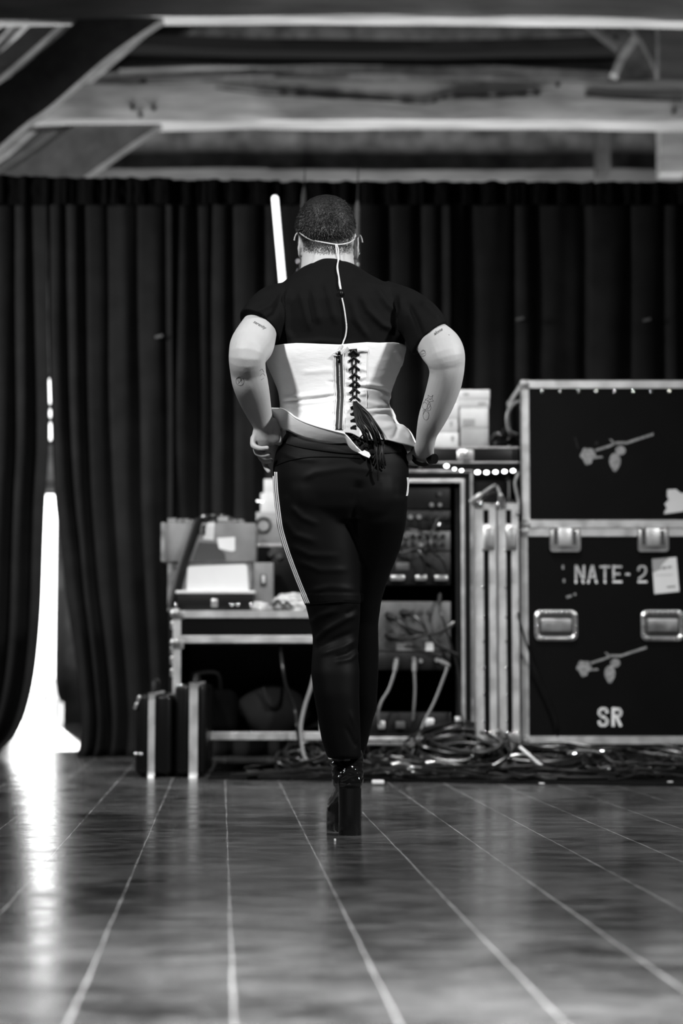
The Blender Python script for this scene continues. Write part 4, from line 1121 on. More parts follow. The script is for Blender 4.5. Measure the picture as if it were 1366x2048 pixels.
# ------------------------------------------------------------------ the performer
YP = 5.70
def sup(xc, yc, z, hw, db, df, n=2.3, N=48, yaw=0.0, taper=0.0):
    out = []
    for k in range(N):
        a = 2*math.pi*k/N
        c, s = math.cos(a), math.sin(a)
        x = hw*math.copysign(abs(c)**(2/n), c)
        y = (df if s > 0 else db)*math.copysign(abs(s)**(2/n), s)
        x *= 1 - taper*max(0, s)
        if yaw: x, y = x*math.cos(yaw)-y*math.sin(yaw), x*math.sin(yaw)+y*math.cos(yaw)
        out.append(Vector((xc+x, yc+y, z)))
    return out

def hring(py, L, Rr, yc, db, df, n=2.3, shrink=0.0, **k):
    a, b = W(L, py, yc), W(Rr, py, yc)
    return sup((a.x+b.x)/2, yc, a.z, (b.x-a.x)/2-shrink, db-shrink, df-shrink, n, **k)

def limb(g, pts, n=7, seg=28):
    """pts: (centre, radius across, radius in depth)"""
    tab = [(i, p[0].x, p[0].y, p[0].z, p[1], p[2] if len(p) > 2 else p[1]) for i, p in enumerate(pts)]
    path, rad = [], []
    m = (len(pts)-1)*n
    for i in range(m+1):
        x, y, z, r, d = cat(tab, i/n); path.append(Vector((x, y, z))); rad.append((r, d))
    rings = []
    for i, p in enumerate(path):
        t = (path[min(i+1, m)]-path[max(i-1, 0)]).normalized()
        dep = Vector((0, 1, 0)); dep = (dep - t*dep.dot(t)).normalized()
        ac = dep.cross(t).normalized()
        r, d = rad[i]
        rings.append([p + ac*math.cos(2*math.pi*k/seg)*r + dep*math.sin(2*math.pi*k/seg)*d for k in range(seg)])
    # rounded ends
    def dome(ring, c, d, r): return [[c + d*r*.8*math.sin(q) + (v-c)*math.cos(q) for v in ring] for q in (R(40), R(70), R(86))]
    t0 = (path[0]-path[1]).normalized(); t1 = (path[-1]-path[-2]).normalized()
    rings = list(reversed(dome(rings[0], path[0], t0, rad[0][0]))) + rings + dome(rings[-1], path[-1], t1, rad[-1][0])
    g.loft(rings)

# ---------- skin ----------
HY = 5.775       # head centre
HX = W(653, 455, HY).x
def build_body():
    g = MB()
    # head: horizontal slices (photo row, left, right, back depth, front depth)
    slices = [(396, 638, 668, .030, .030), (401, 623, 683, .055, .055), (412, 610, 694, .078, .078), (428, 601.5, 702, .092, .092), (446, 595.5, 707, .099, .098),
              (464, 595, 708, .099, .100), (480, 598, 707, .094, .102), (495, 602, 705, .085, .103), (510, 605, 703, .078, .104), (525, 606, 700, .070, .102), (545, 610, 694, .055, .098), (562, 618, 680, .03, .09), (570, 628, 668, .01, .08)]
    tab = [s for s in slices]
    rings = []
    for k in range(40):
        py = lerp(396, 570, k/39)
        L_, R_, db, df = cat(tab, py)
        fwd = max(0, (py-480)/90)*.035
        r = hring(py, L_+1, R_-1, HY+fwd, db, df, 2.15, yaw=R(8), taper=.12+.2*max(0, (py-500)/70))
        rings.append(r)
    g.loft(rings)
    # face (turned away): brow, nose, cheeks, lips, chin
    fy = HY+.10
    hx = HX-.012
    zc = lambda py: W(653, py, HY).z
    g.sphere((hx, fy+.0, zc(468)), .05, 14, (1.1, .35, .3))
    g.tube([(hx, fy-.004, zc(472)), (hx, fy+.012, zc(488)), (hx, fy+.026, zc(502)), (hx, fy+.012, zc(508))], [.009, .012, .015, .012], 10)
    for s in (-1, 1):
        g.sphere((hx+s*.014, fy+.010, zc(505)), .010, 10)
        g.sphere((hx+s*.043, fy-.022, zc(500)), .028, 12, (1, .6, .9))
        g.sphere((hx+s*.032, fy-.008, zc(479)), .014, 12, (1.1, .7, .6))
    g.sphere((hx, fy+.018, zc(522)), .02, 12, (1.25, .5, .3)); g.sphere((hx, fy+.016, zc(530)), .018, 12, (1.25, .55, .35))
    g.sphere((hx, fy+.012, zc(553)), .024, 12, (1.1, .8, .7))
    # ears
    for s, cx, cy, tilt in ((-1, 603, 490, 8), (1, 710.5, 494, -6)):
        c = W(cx, cy, HY+.004)
        rot = Matrix.Rotation(R(s*26), 3, 'Z') @ Matrix.Rotation(R(tilt), 3, 'Y')
        g.sphere(c+Vector((0, 0, -.003)), .038, 18, (.19, .5, 1.02), rot)
        g.sphere(c+Vector((s*.003, .0, .012)), .026, 16, (.22, .62, .8), rot)
        pts = [c + rot @ Vector((s*.006, -.016+.0*k, 0)) + rot @ Vector((s*.003, -.001+.017*math.cos(a), .033*math.sin(a))) for k, a in enumerate([R(-30+20*q) for q in range(11)])]
        g.tube(pts, .0036, 8)
        g.sphere(c+Vector((-s*.005, .002, -.029)), .0095, 12, (.7, 1, 1.0))
    # neck into the trunk
    g.loft([hring(py, l, r, yc, db, df, 2.2) for py, l, r, yc, db, df in
            ((478, 606, 705, HY-.012, .070, .06), (500, 606, 706, HY-.018, .068, .06), (520, 603, 707.5, HY-.028, .068, .065), (536, 602, 710, HY-.045, .070, .075), (556, 590, 728, 5.715, .080, .09), (580, 575, 765, 5.71, .09, .10), (640, 560, 795, 5.71, .095, .11), (720, 562, 790, 5.715, .09, .105), (800, 575, 770, 5.715, .085, .10), (900, 575, 790, 5.715, .09, .10), (960, 580, 790, 5.715, .06, .08))])
    for s in (0, 1):  # neck cords
        x = (634, 680)[s]
        g.tube([W(x, 492, HY-.066), W(x, 520, HY-.085), W(x-8+16*s, 548, HY-.11)], [.012, .014, .016], 10)
    # left arm (viewer's left)
    limb(g, [(W(556, 604, 5.70), .048), (W(541, 624, 5.67), .049), (W(521, 652, 5.622), .054), (W(505, 688, 5.562), .0645, .056), (W(495, 712, 5.505), .0555, .051), (W(496, 742, 5.535), .0525, .050), (W(501, 768, 5.555), .0525, .047), (W(510, 800, 5.60), .0465, .041), (W(519, 828, 5.635), .038, .033), (W(527, 850, 5.655), .032, .027), (W(533, 868, 5.665), .035, .024)])
    # right arm
    limb(g, [(W(806, 606, 5.70), .048), (W(835, 636, 5.66), .050), (W(857, 668, 5.614), .055), (W(880, 694, 5.565), .063, .056), (W(889.5, 712, 5.515), .060, .051), (W(893, 730, 5.52), .0545, .05), (W(893, 748, 5.53), .0505, .05), (W(888, 772, 5.545), .0495, .047), (W(876, 808, 5.57), .046, .042), (W(863, 840, 5.595), .0405, .036), (W(854, 866, 5.62), .032, .029), (W(850, 890, 5.645), .029, .024), (W(846, 906, 5.675), .034, .022)])
    # hands
    def hand(wrist, palm, knuckles, fingers, thumb, rp):
        limb(g, [(wrist, rp*.85, rp*.72), (lerp(wrist, palm, .5), rp*1.05, rp*.75), (palm, rp*1.12, rp*.72)], 5)
        for kn in knuckles: limb(g, [(lerp(wrist, kn, .25), .0125), (lerp(wrist, kn, .65), .0125), (kn, .0115)], 4, 12)
        for f in fingers:
            path = smooth_path(f, 5); n = len(path)
            g.tube(path, [lerp(.0103, .0076, k/(n-1)) for k in range(n)], 12)
            g.sphere(path[-1], .0078, 12); g.sphere(f[1], .0098, 12)
        path = smooth_path(thumb, 5); n = len(path)
        g.tube(path, [lerp(.0165, .0095, k/(n-1)) for k in range(n)], 12); g.sphere(path[-1], .0096, 12)
    hy = 5.665
    hand(W(528, 851, 5.655), W(529, 878, hy),
         [W(507, 878, hy-.01), W(510, 886, hy+.012), W(516, 893, hy+.03), W(522, 898, hy+.046)],
         [[W(507, 878, hy-.012), W(507, 891, hy-.022), W(520, 897, hy-.034), W(534, 896, hy-.046)],
          [W(511, 888, hy+.008), W(514, 905, hy-.002), W(526, 910.5, hy-.018), W(538, 909, hy-.032)],
          [W(517, 895, hy+.028), W(522, 915, hy+.022), W(531, 922, hy+.008), W(542, 921, hy-.004)],
          [W(523, 900, hy+.044), W(527, 920, hy+.040), W(532, 934, hy+.026), W(538, 943, hy+.012)]],
         [W(545, 858, hy-.015), W(552, 872, hy-.022), W(557, 882, hy-.012), W(560, 886, hy+.02)], .034)
    # heel of the hand and thumb ball folded against the waistband
    limb(g, [(W(543, 846, 5.65), .020), (W(547, 864, 5.648), .022, .019), (W(551, 879, 5.652), .0185, .016)], 5)
    hy = 5.70
    hand(W(850, 890, 5.645), W(842, 912, hy+.02),
         [W(838, 921, hy+.05), W(834, 913, hy+.06), W(832, 905, hy+.065), W(831, 897, hy+.06)],
         [[W(838, 921, hy+.05), W(833, 926, hy+.085), W(824, 926, hy+.12), W(812, 924, hy+.135)],
          [W(834, 913, hy+.06), W(830, 915, hy+.10), W(820, 915, hy+.135), W(808, 913, hy+.15)],
          [W(832, 905, hy+.065), W(828, 905, hy+.105), W(818, 905, hy+.14), W(806, 903, hy+.15)],
          [W(831, 897, hy+.06), W(827, 896, hy+.09), W(819, 895, hy+.12), W(810, 894, hy+.13)]],
         [W(838, 900, hy-.005), W(828, 908, hy-.015), W(818, 914, hy-.02), W(808, 918, hy-.02)], .032)
    me = remesh(g, .0026, 9, .5)
    return me
body_me = build_body()
person = link(body_me, 'person', M['skin'])
# move its origin to the floor under the feet
loc = Vector((person.location.x, YP, 0)); me_off = Vector(person.location)-loc
body_me.transform(Matrix.Translation(me_off)); person.location = loc; ORG[person.name] = loc
tag(person, 'person seen from behind walking away, hands on hips, white corset over black shirt and trousers', 'person')
def world_mesh(o):
    me = o.data.copy(); me.transform(Matrix.Translation(ORG[o.name])); return me
body_w = world_mesh(person)

# eyes on the far side
for s in (-1, 1):
    g = MB(); g.sphere((HX-.012+s*.032, HY+.101, W(653, 479, HY).z), .0115, 14); g.build('eye', mat('eye white', .6, .2), person)

# ---------- hair ----------
def head_tab(py):
    return cat([(393, 642, 664, .026, .026), (398, 626, 680, .052, .052), (404, 616, 689, .070, .070), (412, 607.5, 697, .084, .082), (428, 599, 704.5, .098, .094), (446, 593, 710, .106, .098), (462, 592, 711, .106, .100), (475, 594.5, 710.5, .1025, .100), (488, 598, 709, .095, .10), (497, 600, 707.5, .089, .10), (508, 603, 706, .081, .10), (514, 605, 705, .078, .1)], py)
rows, N = [], 96
def hairline(a):
    """lowest photo row of the hair at angle a (0 = right, pi = left, 3pi/2 = back of the head)"""
    s, c = math.sin(a), math.cos(a)
    if s < 0:      # back: nape, rising above the ears
        side = abs(c)
        return interp([(0, 503), (.45, 502), (.8, 494), (.92, 486), (.97, 470), (1, 468)], side)[0] + 2.5*mnoise.noise(Vector((c*14, s*14, 1)))
    return lerp(468, 425, min(1, s*1.5))
K = 34
rings = []
for j in range(K+1):
    row = []
    for k in range(N):
        a = 2*math.pi*k/N
        py = lerp(393.5, hairline(a), (j/K)**.9)
        L_, R_, db, df = head_tab(py)
        fw = max(0, (py-480)/90)*.035
        tail = max(0, (j/K-.78)/.22)*.0075*(1+.6*mnoise.noise(Vector((k*.9, 5, 2))))
        # one point of the slice
        aa, bb = W(L_, py, HY), W(R_, py, HY)
        hw = (bb.x-aa.x)/2 - tail
        c, s = math.cos(a), math.sin(a)
        x = hw*math.copysign(abs(c)**(2/2.15), c)*(1-.12*max(0, s)); y = (df if s > 0 else db-tail)*math.copysign(abs(s)**(2/2.15), s)
        nz_ = 1+.012*mnoise.noise(Vector((c*9, s*9, py*.12)))
        row.append(Vector(((aa.x+bb.x)/2+x*nz_, HY+fw+y*nz_, aa.z)))
    rings.append(row)
g = MB(); g.loft(rings, cap=False)
top = sum(rings[0], Vector())/N+Vector((0, 0, .002)); tv = g.bm.verts.new(top)
g.bm.verts.ensure_lookup_table()
for k in range(N): g.bm.faces.new((g.bm.verts[k], g.bm.verts[(k+1) % N], tv))
hair = g.build('hair', M['hair'], person, angle=180)
# clipped strands standing on the scalp
g = MB(); rnd = random.Random(4)
hc = Vector((HX, HY, W(653, 460, HY).z))
for _ in range(22000):
    j = min(int((rnd.random()**.8)*(K+.0)), K-1); k = rnd.randrange(N); t = rnd.random(); u = rnd.random()
    if math.sin(2*math.pi*k/N) > .75 or j < 2: continue
    p = lerp(lerp(rings[j][k], rings[j][(k+1) % N], u), lerp(rings[j+1][k], rings[j+1][(k+1) % N], u), t)
    nrm = (p-hc); nrm.z *= .7; nrm.normalize()
    swirl = Vector((0, 0, -1)) + Vector((math.sin(p.z*60)*.35, 0, 0)) + Vector((rnd.uniform(-.7, .7), rnd.uniform(-.7, .7), rnd.uniform(-.5, .5)))
    d = (nrm*rnd.uniform(.25, .8) + swirl*.8).normalized()
    ln = rnd.uniform(.005, .011); w = d.cross(nrm)
    if w.length < 1e-4: continue
    w = w.normalized()*.0009
    a, b, c = g.bm.verts.new(p-w-nrm*.001), g.bm.verts.new(p+w-nrm*.001), g.bm.verts.new(p+d*ln)
    f = g.bm.faces.new((a, b, c)); f.material_index = 1 if rnd.random() < .35 else 0  # paler strands put the hair's highlights into the colour
st_ = g.build('hair_strands', M['hair'], hair, smooth=False); st_.data.materials.append(M['hair_highlight']); st_['kind'] = 'stuff'
# faded stubble at the nape: short hairs lying on the skin
bt_body = bvh_of(body_w)
CAM = Vector((0, 0, CAMZ))
def hit(bt, px, py, off=.001):
    d = ray(px, py).normalized()
    r = bt.ray_cast(CAM, d)
    if r[0] is None: return None, None
    n = r[1]
    if n.dot(d) > 0: n = -n
    return r[0] + n*off, n
g = MB()
for _ in range(7500):
    px = rnd.uniform(606, 706); q = rnd.random()
    edge = 508+5*math.sin(px*.09) + (6 if 655 < px < 690 else 0)
    py = 478 + (edge-478)*q**.8 + rnd.uniform(-2, 2)
    if rnd.random() < max(0, (py-488)/20)*.92: continue
    p, n = hit(bt_body, px, py, .0004)
    if p is None: continue
    d = (Vector((rnd.uniform(-.35, .35)+(px-656)*-.004, 0, -1)) + n*.35).normalized(); w = d.cross(n).normalized()*.00045
    a, b, c = g.bm.verts.new(p-w), g.bm.verts.new(p+w), g.bm.verts.new(p+d*rnd.uniform(.003, .007)); g.bm.faces.new((a, b, c))
o_ = g.build('nape_hair', M['hair'], hair, smooth=False); o_['kind'] = 'stuff'

# ---------- black T-shirt ----------
g = MB()
g.loft([hring(py, l, r, yc, db, df, n) for py, l, r, yc, db, df, n in
        ((526, 622, 692, HY-.03, .074, .05, 2.1), (533, 608, 712, HY-.035, .083, .07, 2.1), (542, 597, 726, HY-.045, .09, .085, 2.1), (552, 583, 742, 5.722, .092, .10, 2.1), (564, 568, 765, 5.716, .096, .105, 2.2), (580, 550, 797, 5.712, .106, .115, 2.3), (610, 540, 813, 5.71, .118, .13, 2.4), (650, 543, 815, 5.71, .122, .135, 2.4), (700, 545, 808, 5.712, .117, .13, 2.4), (750, 556, 790, 5.714, .108, .125, 2.4), (795, 568, 772, 5.716, .10, .12, 2.4), (850, 570, 785, 5.716, .105, .12, 2.4), (890, 575, 790, 5.716, .09, .11, 2.4))])
for pts in ([(580, 596, 5.715, .050, .07), (560, 604, 5.708, .056, .076), (544, 616, 5.69, .065, .075), (531, 634, 5.655, .069, .071), (522.5, 648, 5.626, .069, .071), (518.5, 656, 5.612, .069, .071)],
            [(765, 588, 5.715, .042, .07), (790, 599, 5.712, .046, .075), (815, 617, 5.69, .058, .075), (838, 640, 5.655, .066, .071), (852, 662, 5.618, .068, .071), (860, 678, 5.598, .068, .070)]):
    path = [(W(a, b, c), r, d) for a, b, c, r, d in pts]
    tab = [(i, p[0].x, p[0].y, p[0].z, p[1], p[2]) for i, p in enumerate(path)]
    rings, P = [], []
    m = (len(path)-1)*6
    for i in range(m+1): P.append(cat(tab, i/6))
    for i, q in enumerate(P):
        p = Vector(q[:3]); t = (Vector(P[min(i+1, m)][:3])-Vector(P[max(i-1, 0)][:3])).normalized()
        dep = Vector((0, 1, 0)); dep = (dep-t*dep.dot(t)).normalized(); ac = dep.cross(t).normalized()
        w = max(0, (i-m*.55)/(m*.45))
        left = pts[-1][0] < 683
        hx_, hd_ = (W(553, 675, 5.62)-W(484, 636, 5.62), Vector((0, .87, -.5))) if left else (W(893, 652, 5.60)-W(828, 705, 5.60), Vector((0, .97, -.2)))
        hx_ = hx_.normalized()
        if hx_.dot(ac) < 0: hx_ = -hx_
        if hd_.dot(dep) < 0: hd_ = -hd_
        ac = ac.lerp(hx_, w).normalized(); dep = dep.lerp(hd_, w).normalized()
        rings.append([p + ac*math.cos(2*math.pi*k/36)*q[3] + dep*math.sin(2*math.pi*k/36)*q[4] for k in range(36)])
    g.loft(rings)
shirt_me = remesh(g, .0045, 8, .5)
def crease(me, lines, back=True, jitter=0.0):
    """press folds into a cloth mesh: (px,py) polyline, depth (+ out), width in metres"""
    me.update()
    data = []
    for pts, dep, wid in lines:
        sp = [(Vector(a), Vector(b)) for a, b in zip(pts, pts[1:])]
        data.append((sp, dep, wid*667, min(p[0] for p in pts)-30, max(p[0] for p in pts)+30, min(p[1] for p in pts)-30, max(p[1] for p in pts)+30))
    norms = [v.normal.copy() for v in me.vertices]
    for v, n in zip(me.vertices, norms):
        if n.y > .25: continue
        px, py = proj(v.co); q = Vector((px, py)); off = 0
        for sp, dep, w, x0_, x1_, y0_, y1_ in data:
            if not (x0_ < px < x1_ and y0_ < py < y1_): continue
            best = 1e9
            L_ = len(sp)
            for k, (a, b) in enumerate(sp):
                ab = b-a; t = max(0, min(1, (q-a).dot(ab)/ab.length_squared)); d = (a+ab*t-q).length
                s = (k+t)/L_
                fade = min(1, min(s, 1-s)*5+.05)
                if d < best: best, fb = d, fade
            off += dep*fb*math.exp(-(best/w)**2)
        if off: v.co += n*off
    me.update()
crease(shirt_me, [
    ([(578, 575), (572, 610), (575, 660), (588, 692)], 0.0102, 0.0096), ([(800, 585), (806, 620), (800, 660), (788, 690)], 0.0102, 0.0096),
    ([(625, 572), (632, 610), (640, 650)], 0.0076, 0.0104), ([(650, 560), (660, 600), (672, 650)], 0.0068, 0.0096), ([(600, 580), (610, 620), (620, 665)], 0.0068, 0.0096),
    ([(715, 575), (735, 620), (765, 650), (790, 660)], 0.0085, 0.0096), ([(700, 590), (712, 640), (740, 680)], 0.0068, 0.0096), ([(745, 565), (775, 610), (800, 630)], 0.0068, 0.0096),
    ([(560, 580), (540, 610), (510, 626)], 0.0068, 0.0080), ([(562, 600), (548, 628), (528, 640)], -0.0051, 0.0064), ([(840, 600), (860, 622), (882, 640)], 0.0068, 0.0080), ([(815, 605), (832, 640), (846, 680)], -0.0068, 0.0080),
    ([(560, 690), (640, 682), (720, 690)], 0.0051, 0.0080)])
shirt = link(shirt_me, 't_shirt', M['shirt'], person, angle=180)
shirt_w = world_mesh(shirt)

# ---------- trousers ----------
def legs():
    g = MB()
    g.loft([hring(py, l, r, yc, db, df, 2.3) for py, l, r, yc, db, df in
            ((866, 572, 792, 5.715, .112, .125), (890, 558, 806, 5.712, .120, .13), (905, 551, 815, 5.71, .126, .132), (930, 546, 817.5, 5.706, .134, .135), (960, 545.5, 818, 5.704, .138, .135), (990, 547, 816, 5.704, .136, .13), (1020, 550, 813, 5.704, .125, .125), (1046, 556, 808, 5.704, .10, .10))])
    for s, px in ((0, 628), (1, 740)): g.sphere(W(px, 985, 5.685), .118, 20, (.92, .94, 1.1))
    A = [(1000, 550, 700, 5.704, .118, .118), (1050, 553.5, 712, 5.704, .112, .115), (1100, 567, 715, 5.70, .103, .108), (1150, 586, 717.5, 5.70, .094, .10), (1206, 610, 721, 5.70, .084, .092), (1240, 618.5, 720, 5.705, .076, .086), (1281, 626.5, 716.5, 5.71, .071, .078), (1310, 624, 716, 5.70, .074, .076), (1345, 622, 719.5, 5.69, .078, .074), (1388, 627, 718.5, 5.685, .076, .07), (1434, 635, 720, 5.685, .068, .066), (1480, 643, 721.5, 5.69, .062, .062), (1506, 652, 722.5, 5.692, .058, .06), (1517, 655, 723, 5.692, .056, .058)]
    g.loft([hring(*r[:4], r[4], r[5], 2.25) for r in A])
    B = [(1000, 680, 816, 5.704, .118, .118), (1050, 678, 811.5, 5.72, .112, .115), (1100, 680, 800, 5.76, .10, .108), (1150, 684, 779, 5.80, .09, .10), (1200, 685, 763, 5.84, .08, .09), (1249, 684, 756.5, 5.88, .072, .08), (1300, 682, 757.5, 5.91, .07, .074), (1345, 683, 757, 5.94, .074, .07), (1391, 688, 754.5, 5.97, .072, .066), (1416, 692, 754, 5.99, .07, .064), (1444, 694, 745, 6.01, .064, .06), (1470, 694, 739.5, 6.03, .058, .058), (1497, 692, 732.5, 6.05, .055, .056), (1513, 690, 727, 6.06, .054, .056)]
    g.loft([hring(*r[:4], r[4], r[5], 2.25) for r in B])
    me = remesh(g, .0048, 22, .5)
    return me
tr_me = legs()
crease(tr_me, [
    ([(624, 1290), (650, 1262), (690, 1238), (718, 1228)], .005, .009), ([(630, 1300), (665, 1282), (712, 1262)], -.004, .008), ([(640, 1310), (680, 1296), (716, 1278)], .005, .008), ([(665, 1316), (695, 1308), (715, 1294)], -.005, .007), ([(670, 1325), (700, 1318), (716, 1304)], .004, .007),
    ([(618, 1250), (640, 1232), (680, 1218)], .004, .010), ([(690, 1230), (716, 1215)], -.003, .007), ([(700, 1420), (712, 1460), (716, 1490)], .0035, .006), ([(690, 1450), (705, 1480), (714, 1496)], -.003, .006),
    ([(600, 960), (630, 945), (700, 935), (780, 945)], .003, .010), ([(580, 1010), (605, 1035), (640, 1050)], .004, .010), ([(560, 1030), (590, 1070), (640, 1085)], .0035, .011), ([(720, 960), (712, 1000), (708, 1050)], -.010, .016), ([(560, 905), (600, 918), (640, 920)], .003, .008), ([(575, 1090), (620, 1110), (680, 1112)], .003, .010),
    ([(610, 1185), (660, 1174), (720, 1180)], .003, .010), ([(585, 1120), (640, 1140), (700, 1140)], .003, .01)])
for v in tr_me.vertices:      # hemmed panel above the knee overhangs the lower leg by a few millimetres
    px, py = proj(v.co)
    if v.co.y < 5.8 and px < 725 and 1188 < py < 1206+(px-610)*-.045+2.5 and v.normal.y < .4: v.co += v.normal*.0022
trousers = link(tr_me, 'trousers', M['trouser'], person, angle=180)
tr_w = world_mesh(trousers)
bt_tr = bvh_of(tr_w)

def strip_on(bt, pts, width, off=.0015, n=6, thick=.0012, side=None):
    """ribbon that follows a surface along a photo-space polyline (width in px)"""
    path = smooth_path([Vector((x, y, 0)) for x, y in pts], n)
    g = MB(); rows = []
    for i, p in enumerate(path):
        t = path[min(i+1, len(path)-1)]-path[max(i-1, 0)]; t.normalize(); nn = Vector((-t.y, t.x, 0))
        row = []
        for s in (-.5, 0, .5):
            q = p+nn*s*width; h, nrm = hit(bt, q.x, q.y, off)
            row.append(h)
        if None in row: continue
        rows.append(row)
    if len(rows) > 1: g.grid(rows)
    return g
def tube_on(g, bt, pts, r, off=None, n=6, seg=8, px_jit=0):
    path = smooth_path([Vector((x, y, 0)) for x, y in pts], n); out = []
    for p in path:
        h, nrm = hit(bt, p.x, p.y, r*.8 if off is None else off)
        if h is not None: out.append(h)
    if len(out) > 1: g.tube(out, r, seg)
    return out
left_edge = [(944, 544.0), (975, 545.5), (1000, 548), (1050, 554.5), (1080, 562), (1110, 571.5), (1150, 586.5), (1185, 600.5), (1207, 609.5)]
for k, (dx, w) in enumerate(((2.6, 2.0), (6.2, 2.0), (9.8, 2.0))):
    pts = [(x+dx, y) for y, x in left_edge]
    strip_on(bt_tr, pts, w, .0012).build('side_stripe', M['stripe'], trousers, solid=.001)
for dx in (-1.6, -3.6):
    strip_on(bt_tr, [(817+dx, 955), (818.2+dx, 968), (817.5+dx, 980), (815.5+dx, 992)], 1.2, .0012).build('side_stripe', M['stripe'], trousers, solid=.001)
g = MB(); tube_on(g, bt_tr, [(611, 1209), (640, 1206.5), (680, 1204), (720, 1205)], .0013); g.build('knee_seam', M['mat_black'], trousers)
g = MB(); tube_on(g, bt_tr, [(550, 932), (580, 921), (620, 915), (670, 914), (720, 917)], .0014); g.build('yoke_seam', M['mat_black'], trousers)
g = strip_on(bt_tr, [(560, 872), (600, 884), (650, 892), (700, 897), (760, 897), (814, 892)], 22, .003); g.build('waistband', mat('ribbed waistband', .003, .9), trousers, solid=.003)

# ---------- white corset ----------
CT = [(694, 537, 811), (700, 535, 811), (714, 532, 807.5), (727, 534, 803), (741, 540, 798), (752, 545, 793), (764, 550, 788.5), (776, 555, 784), (790, 558.5, 780.5), (805, 560.5, 777.5), (812, 561, 779), (821, 561, 784.5), (832, 560, 790), (844, 559, 795), (851, 557, 800), (856, 556, 810), (862, 556, 818), (875, 556, 826), (886, 556, 831), (900, 557, 835)]
CD = [(694, .130, .14), (714, .127, .138), (741, .120, .133), (776, .111, .126), (805, .109, .124), (832, .114, .126), (862, .124, .132), (900, .136, .138)]
def ctop(px): return interp([(530, 701), (545, 699), (590, 699), (640, 702), (680, 703.5), (705, 701), (735, 698), (760, 698), (790, 694.5), (812, 694)], px)[0]
def cbot(px): return cat([(540, 816), (565, 819), (590, 834), (610, 844), (635, 853), (660, 860), (680, 865), (692, 868.5), (712, 882), (730, 890), (775, 889), (802, 894.5), (836, 898)], px)[0] + (13 if px < 680 else max(0, 13-(px-680)*.5))
def cpoint(a, py, grow=0.0):
    L_, R_ = cat(CT, py); db, df = cat(CD, py)
    yc = 5.714
    p, q = W(L_, py, yc), W(R_, py, yc)
    hw = (q.x-p.x)/2+grow; c, s = math.cos(a), math.sin(a); n = 2.35
    x = hw*math.copysign(abs(c)**(2/n), c); y = ((df if s > 0 else db)+grow)*math.copysign(abs(s)**(2/n), s)
    return Vector(((p.x+q.x)/2+x, yc+y, p.z))
NA, NR = 200, 110
cols = []
for k in range(NA):
    a = 2*math.pi*k/NA
    px = proj(cpoint(a, 780))[0]
    xm = (px-669.5)/111.0        # -1..1 across the waist
    col = []
    pt, pb = None, None
    pxt, pxb = 673+xm*139, 690+xm*145
    t0, t1 = ctop(pxt), cbot(pxb)
    for j in range(NR+1): col.append(cpoint(a, lerp(t0, t1, j/NR)))
    cols.append(col)
g = MB(); g.loft([[cols[k][j] for k in range(NA)] for j in range(NR+1)], cap=False)
bmesh.ops.recalc_face_normals(g.bm, faces=g.bm.faces)
cor_me = bpy.data.meshes.new('corset'); g.bm.to_mesh(cor_me); g.bm.free()
if sum(1 for p in cor_me.polygons if p.normal.dot(Vector((p.center.x, p.center.y-5.714, 0))) > 0) < len(cor_me.polygons)/2: cor_me.flip_normals()
crease(cor_me, [
    ([(562, 803), (590, 801), (640, 796), (676, 790)], -.0048, .0045), ([(560, 796), (600, 794), (650, 788), (674, 783)], .0035, .006), ([(566, 808), (600, 808), (650, 803), (676, 798)], .003, .005),
    ([(692, 772), (712, 775), (740, 776), (765, 779), (783, 787)], -.0042, .004), ([(700, 769), (740, 769), (775, 777)], .003, .005),
    ([(715, 800), (745, 808), (765, 814)], .003, .006), ([(728, 820), (760, 816), (785, 815)], -.004, .004), ([(726, 826), (745, 821), (780, 820)], .003, .005),
    ([(738, 838), (752, 828), (775, 827), (790, 838), (796, 856), (790, 872), (778, 882)], -.004, .005), ([(745, 850), (765, 856), (790, 850)], .0025, .007), ([(800, 850), (812, 862), (822, 880)], .004, .006), ([(806, 848), (818, 856), (828, 864)], -.003, .005),
    ([(690, 765), (704, 763)], .003, .004), ([(690, 785), (704, 783)], .003, .004), ([(690, 803), (705, 800)], .003, .004), ([(690, 820), (704, 818)], .003, .004), ([(690, 838), (703, 834)], .003, .004), ([(690, 853), (703, 848)], .003, .004),
    ([(690, 775), (704, 773)], -.003, .003), ([(690, 794), (704, 792)], -.003, .003), ([(690, 812), (704, 809)], -.003, .003), ([(690, 829), (703, 826)], -.003, .003),
    ([(716, 790), (735, 788)], .003, .004), ([(714, 760), (732, 752)], .003, .005), ([(690, 735), (703, 752)], -.003, .004), ([(720, 735), (732, 742)], .003, .005), ([(688, 722), (700, 745)], .0025, .004),
    ([(600, 745), (640, 742), (672, 740)], .0015, .008), ([(655, 764), (674, 763)], -.0022, .004), ([(580, 822), (630, 814), (672, 810)], .002, .008), ([(640, 830), (674, 826)], -.0025, .005), ([(630, 842), (674, 838)], .002, .006), ([(650, 852), (674, 850)], -.002, .004),
    ([(790, 700), (802, 720), (800, 735)], .003, .008), ([(770, 710), (775, 760)], .0015, .02), ([(760, 790), (784, 796)], .002, .006)])
corset = link(cor_me, 'corset', M['corset'], person, angle=180, solid=.0036)
cor_w = world_mesh(corset)
bt_c = bvh_of(cor_w)
bt_all = bvh_of(cor_w, shirt_w, body_w, world_mesh(hair), tr_w)

# seams
for pts in ([(735.5, 698), (734, 740), (732.5, 775), (733, 815)], [(668, 706), (668.5, 760), (669, 800), (667, 856)], [(691, 706), (690, 760), (691, 800), (689, 858)]):
    g = MB(); tube_on(g, bt_c, pts, .0011, .0022); g.build('seam', M['corset'], corset)
# facing tab at the top of the lacing panel
g = strip_on(bt_c, [(714, 701.5), (735, 699.5)], 8, .004); g.build('top_facing', M['corset'], corset, solid=.002)
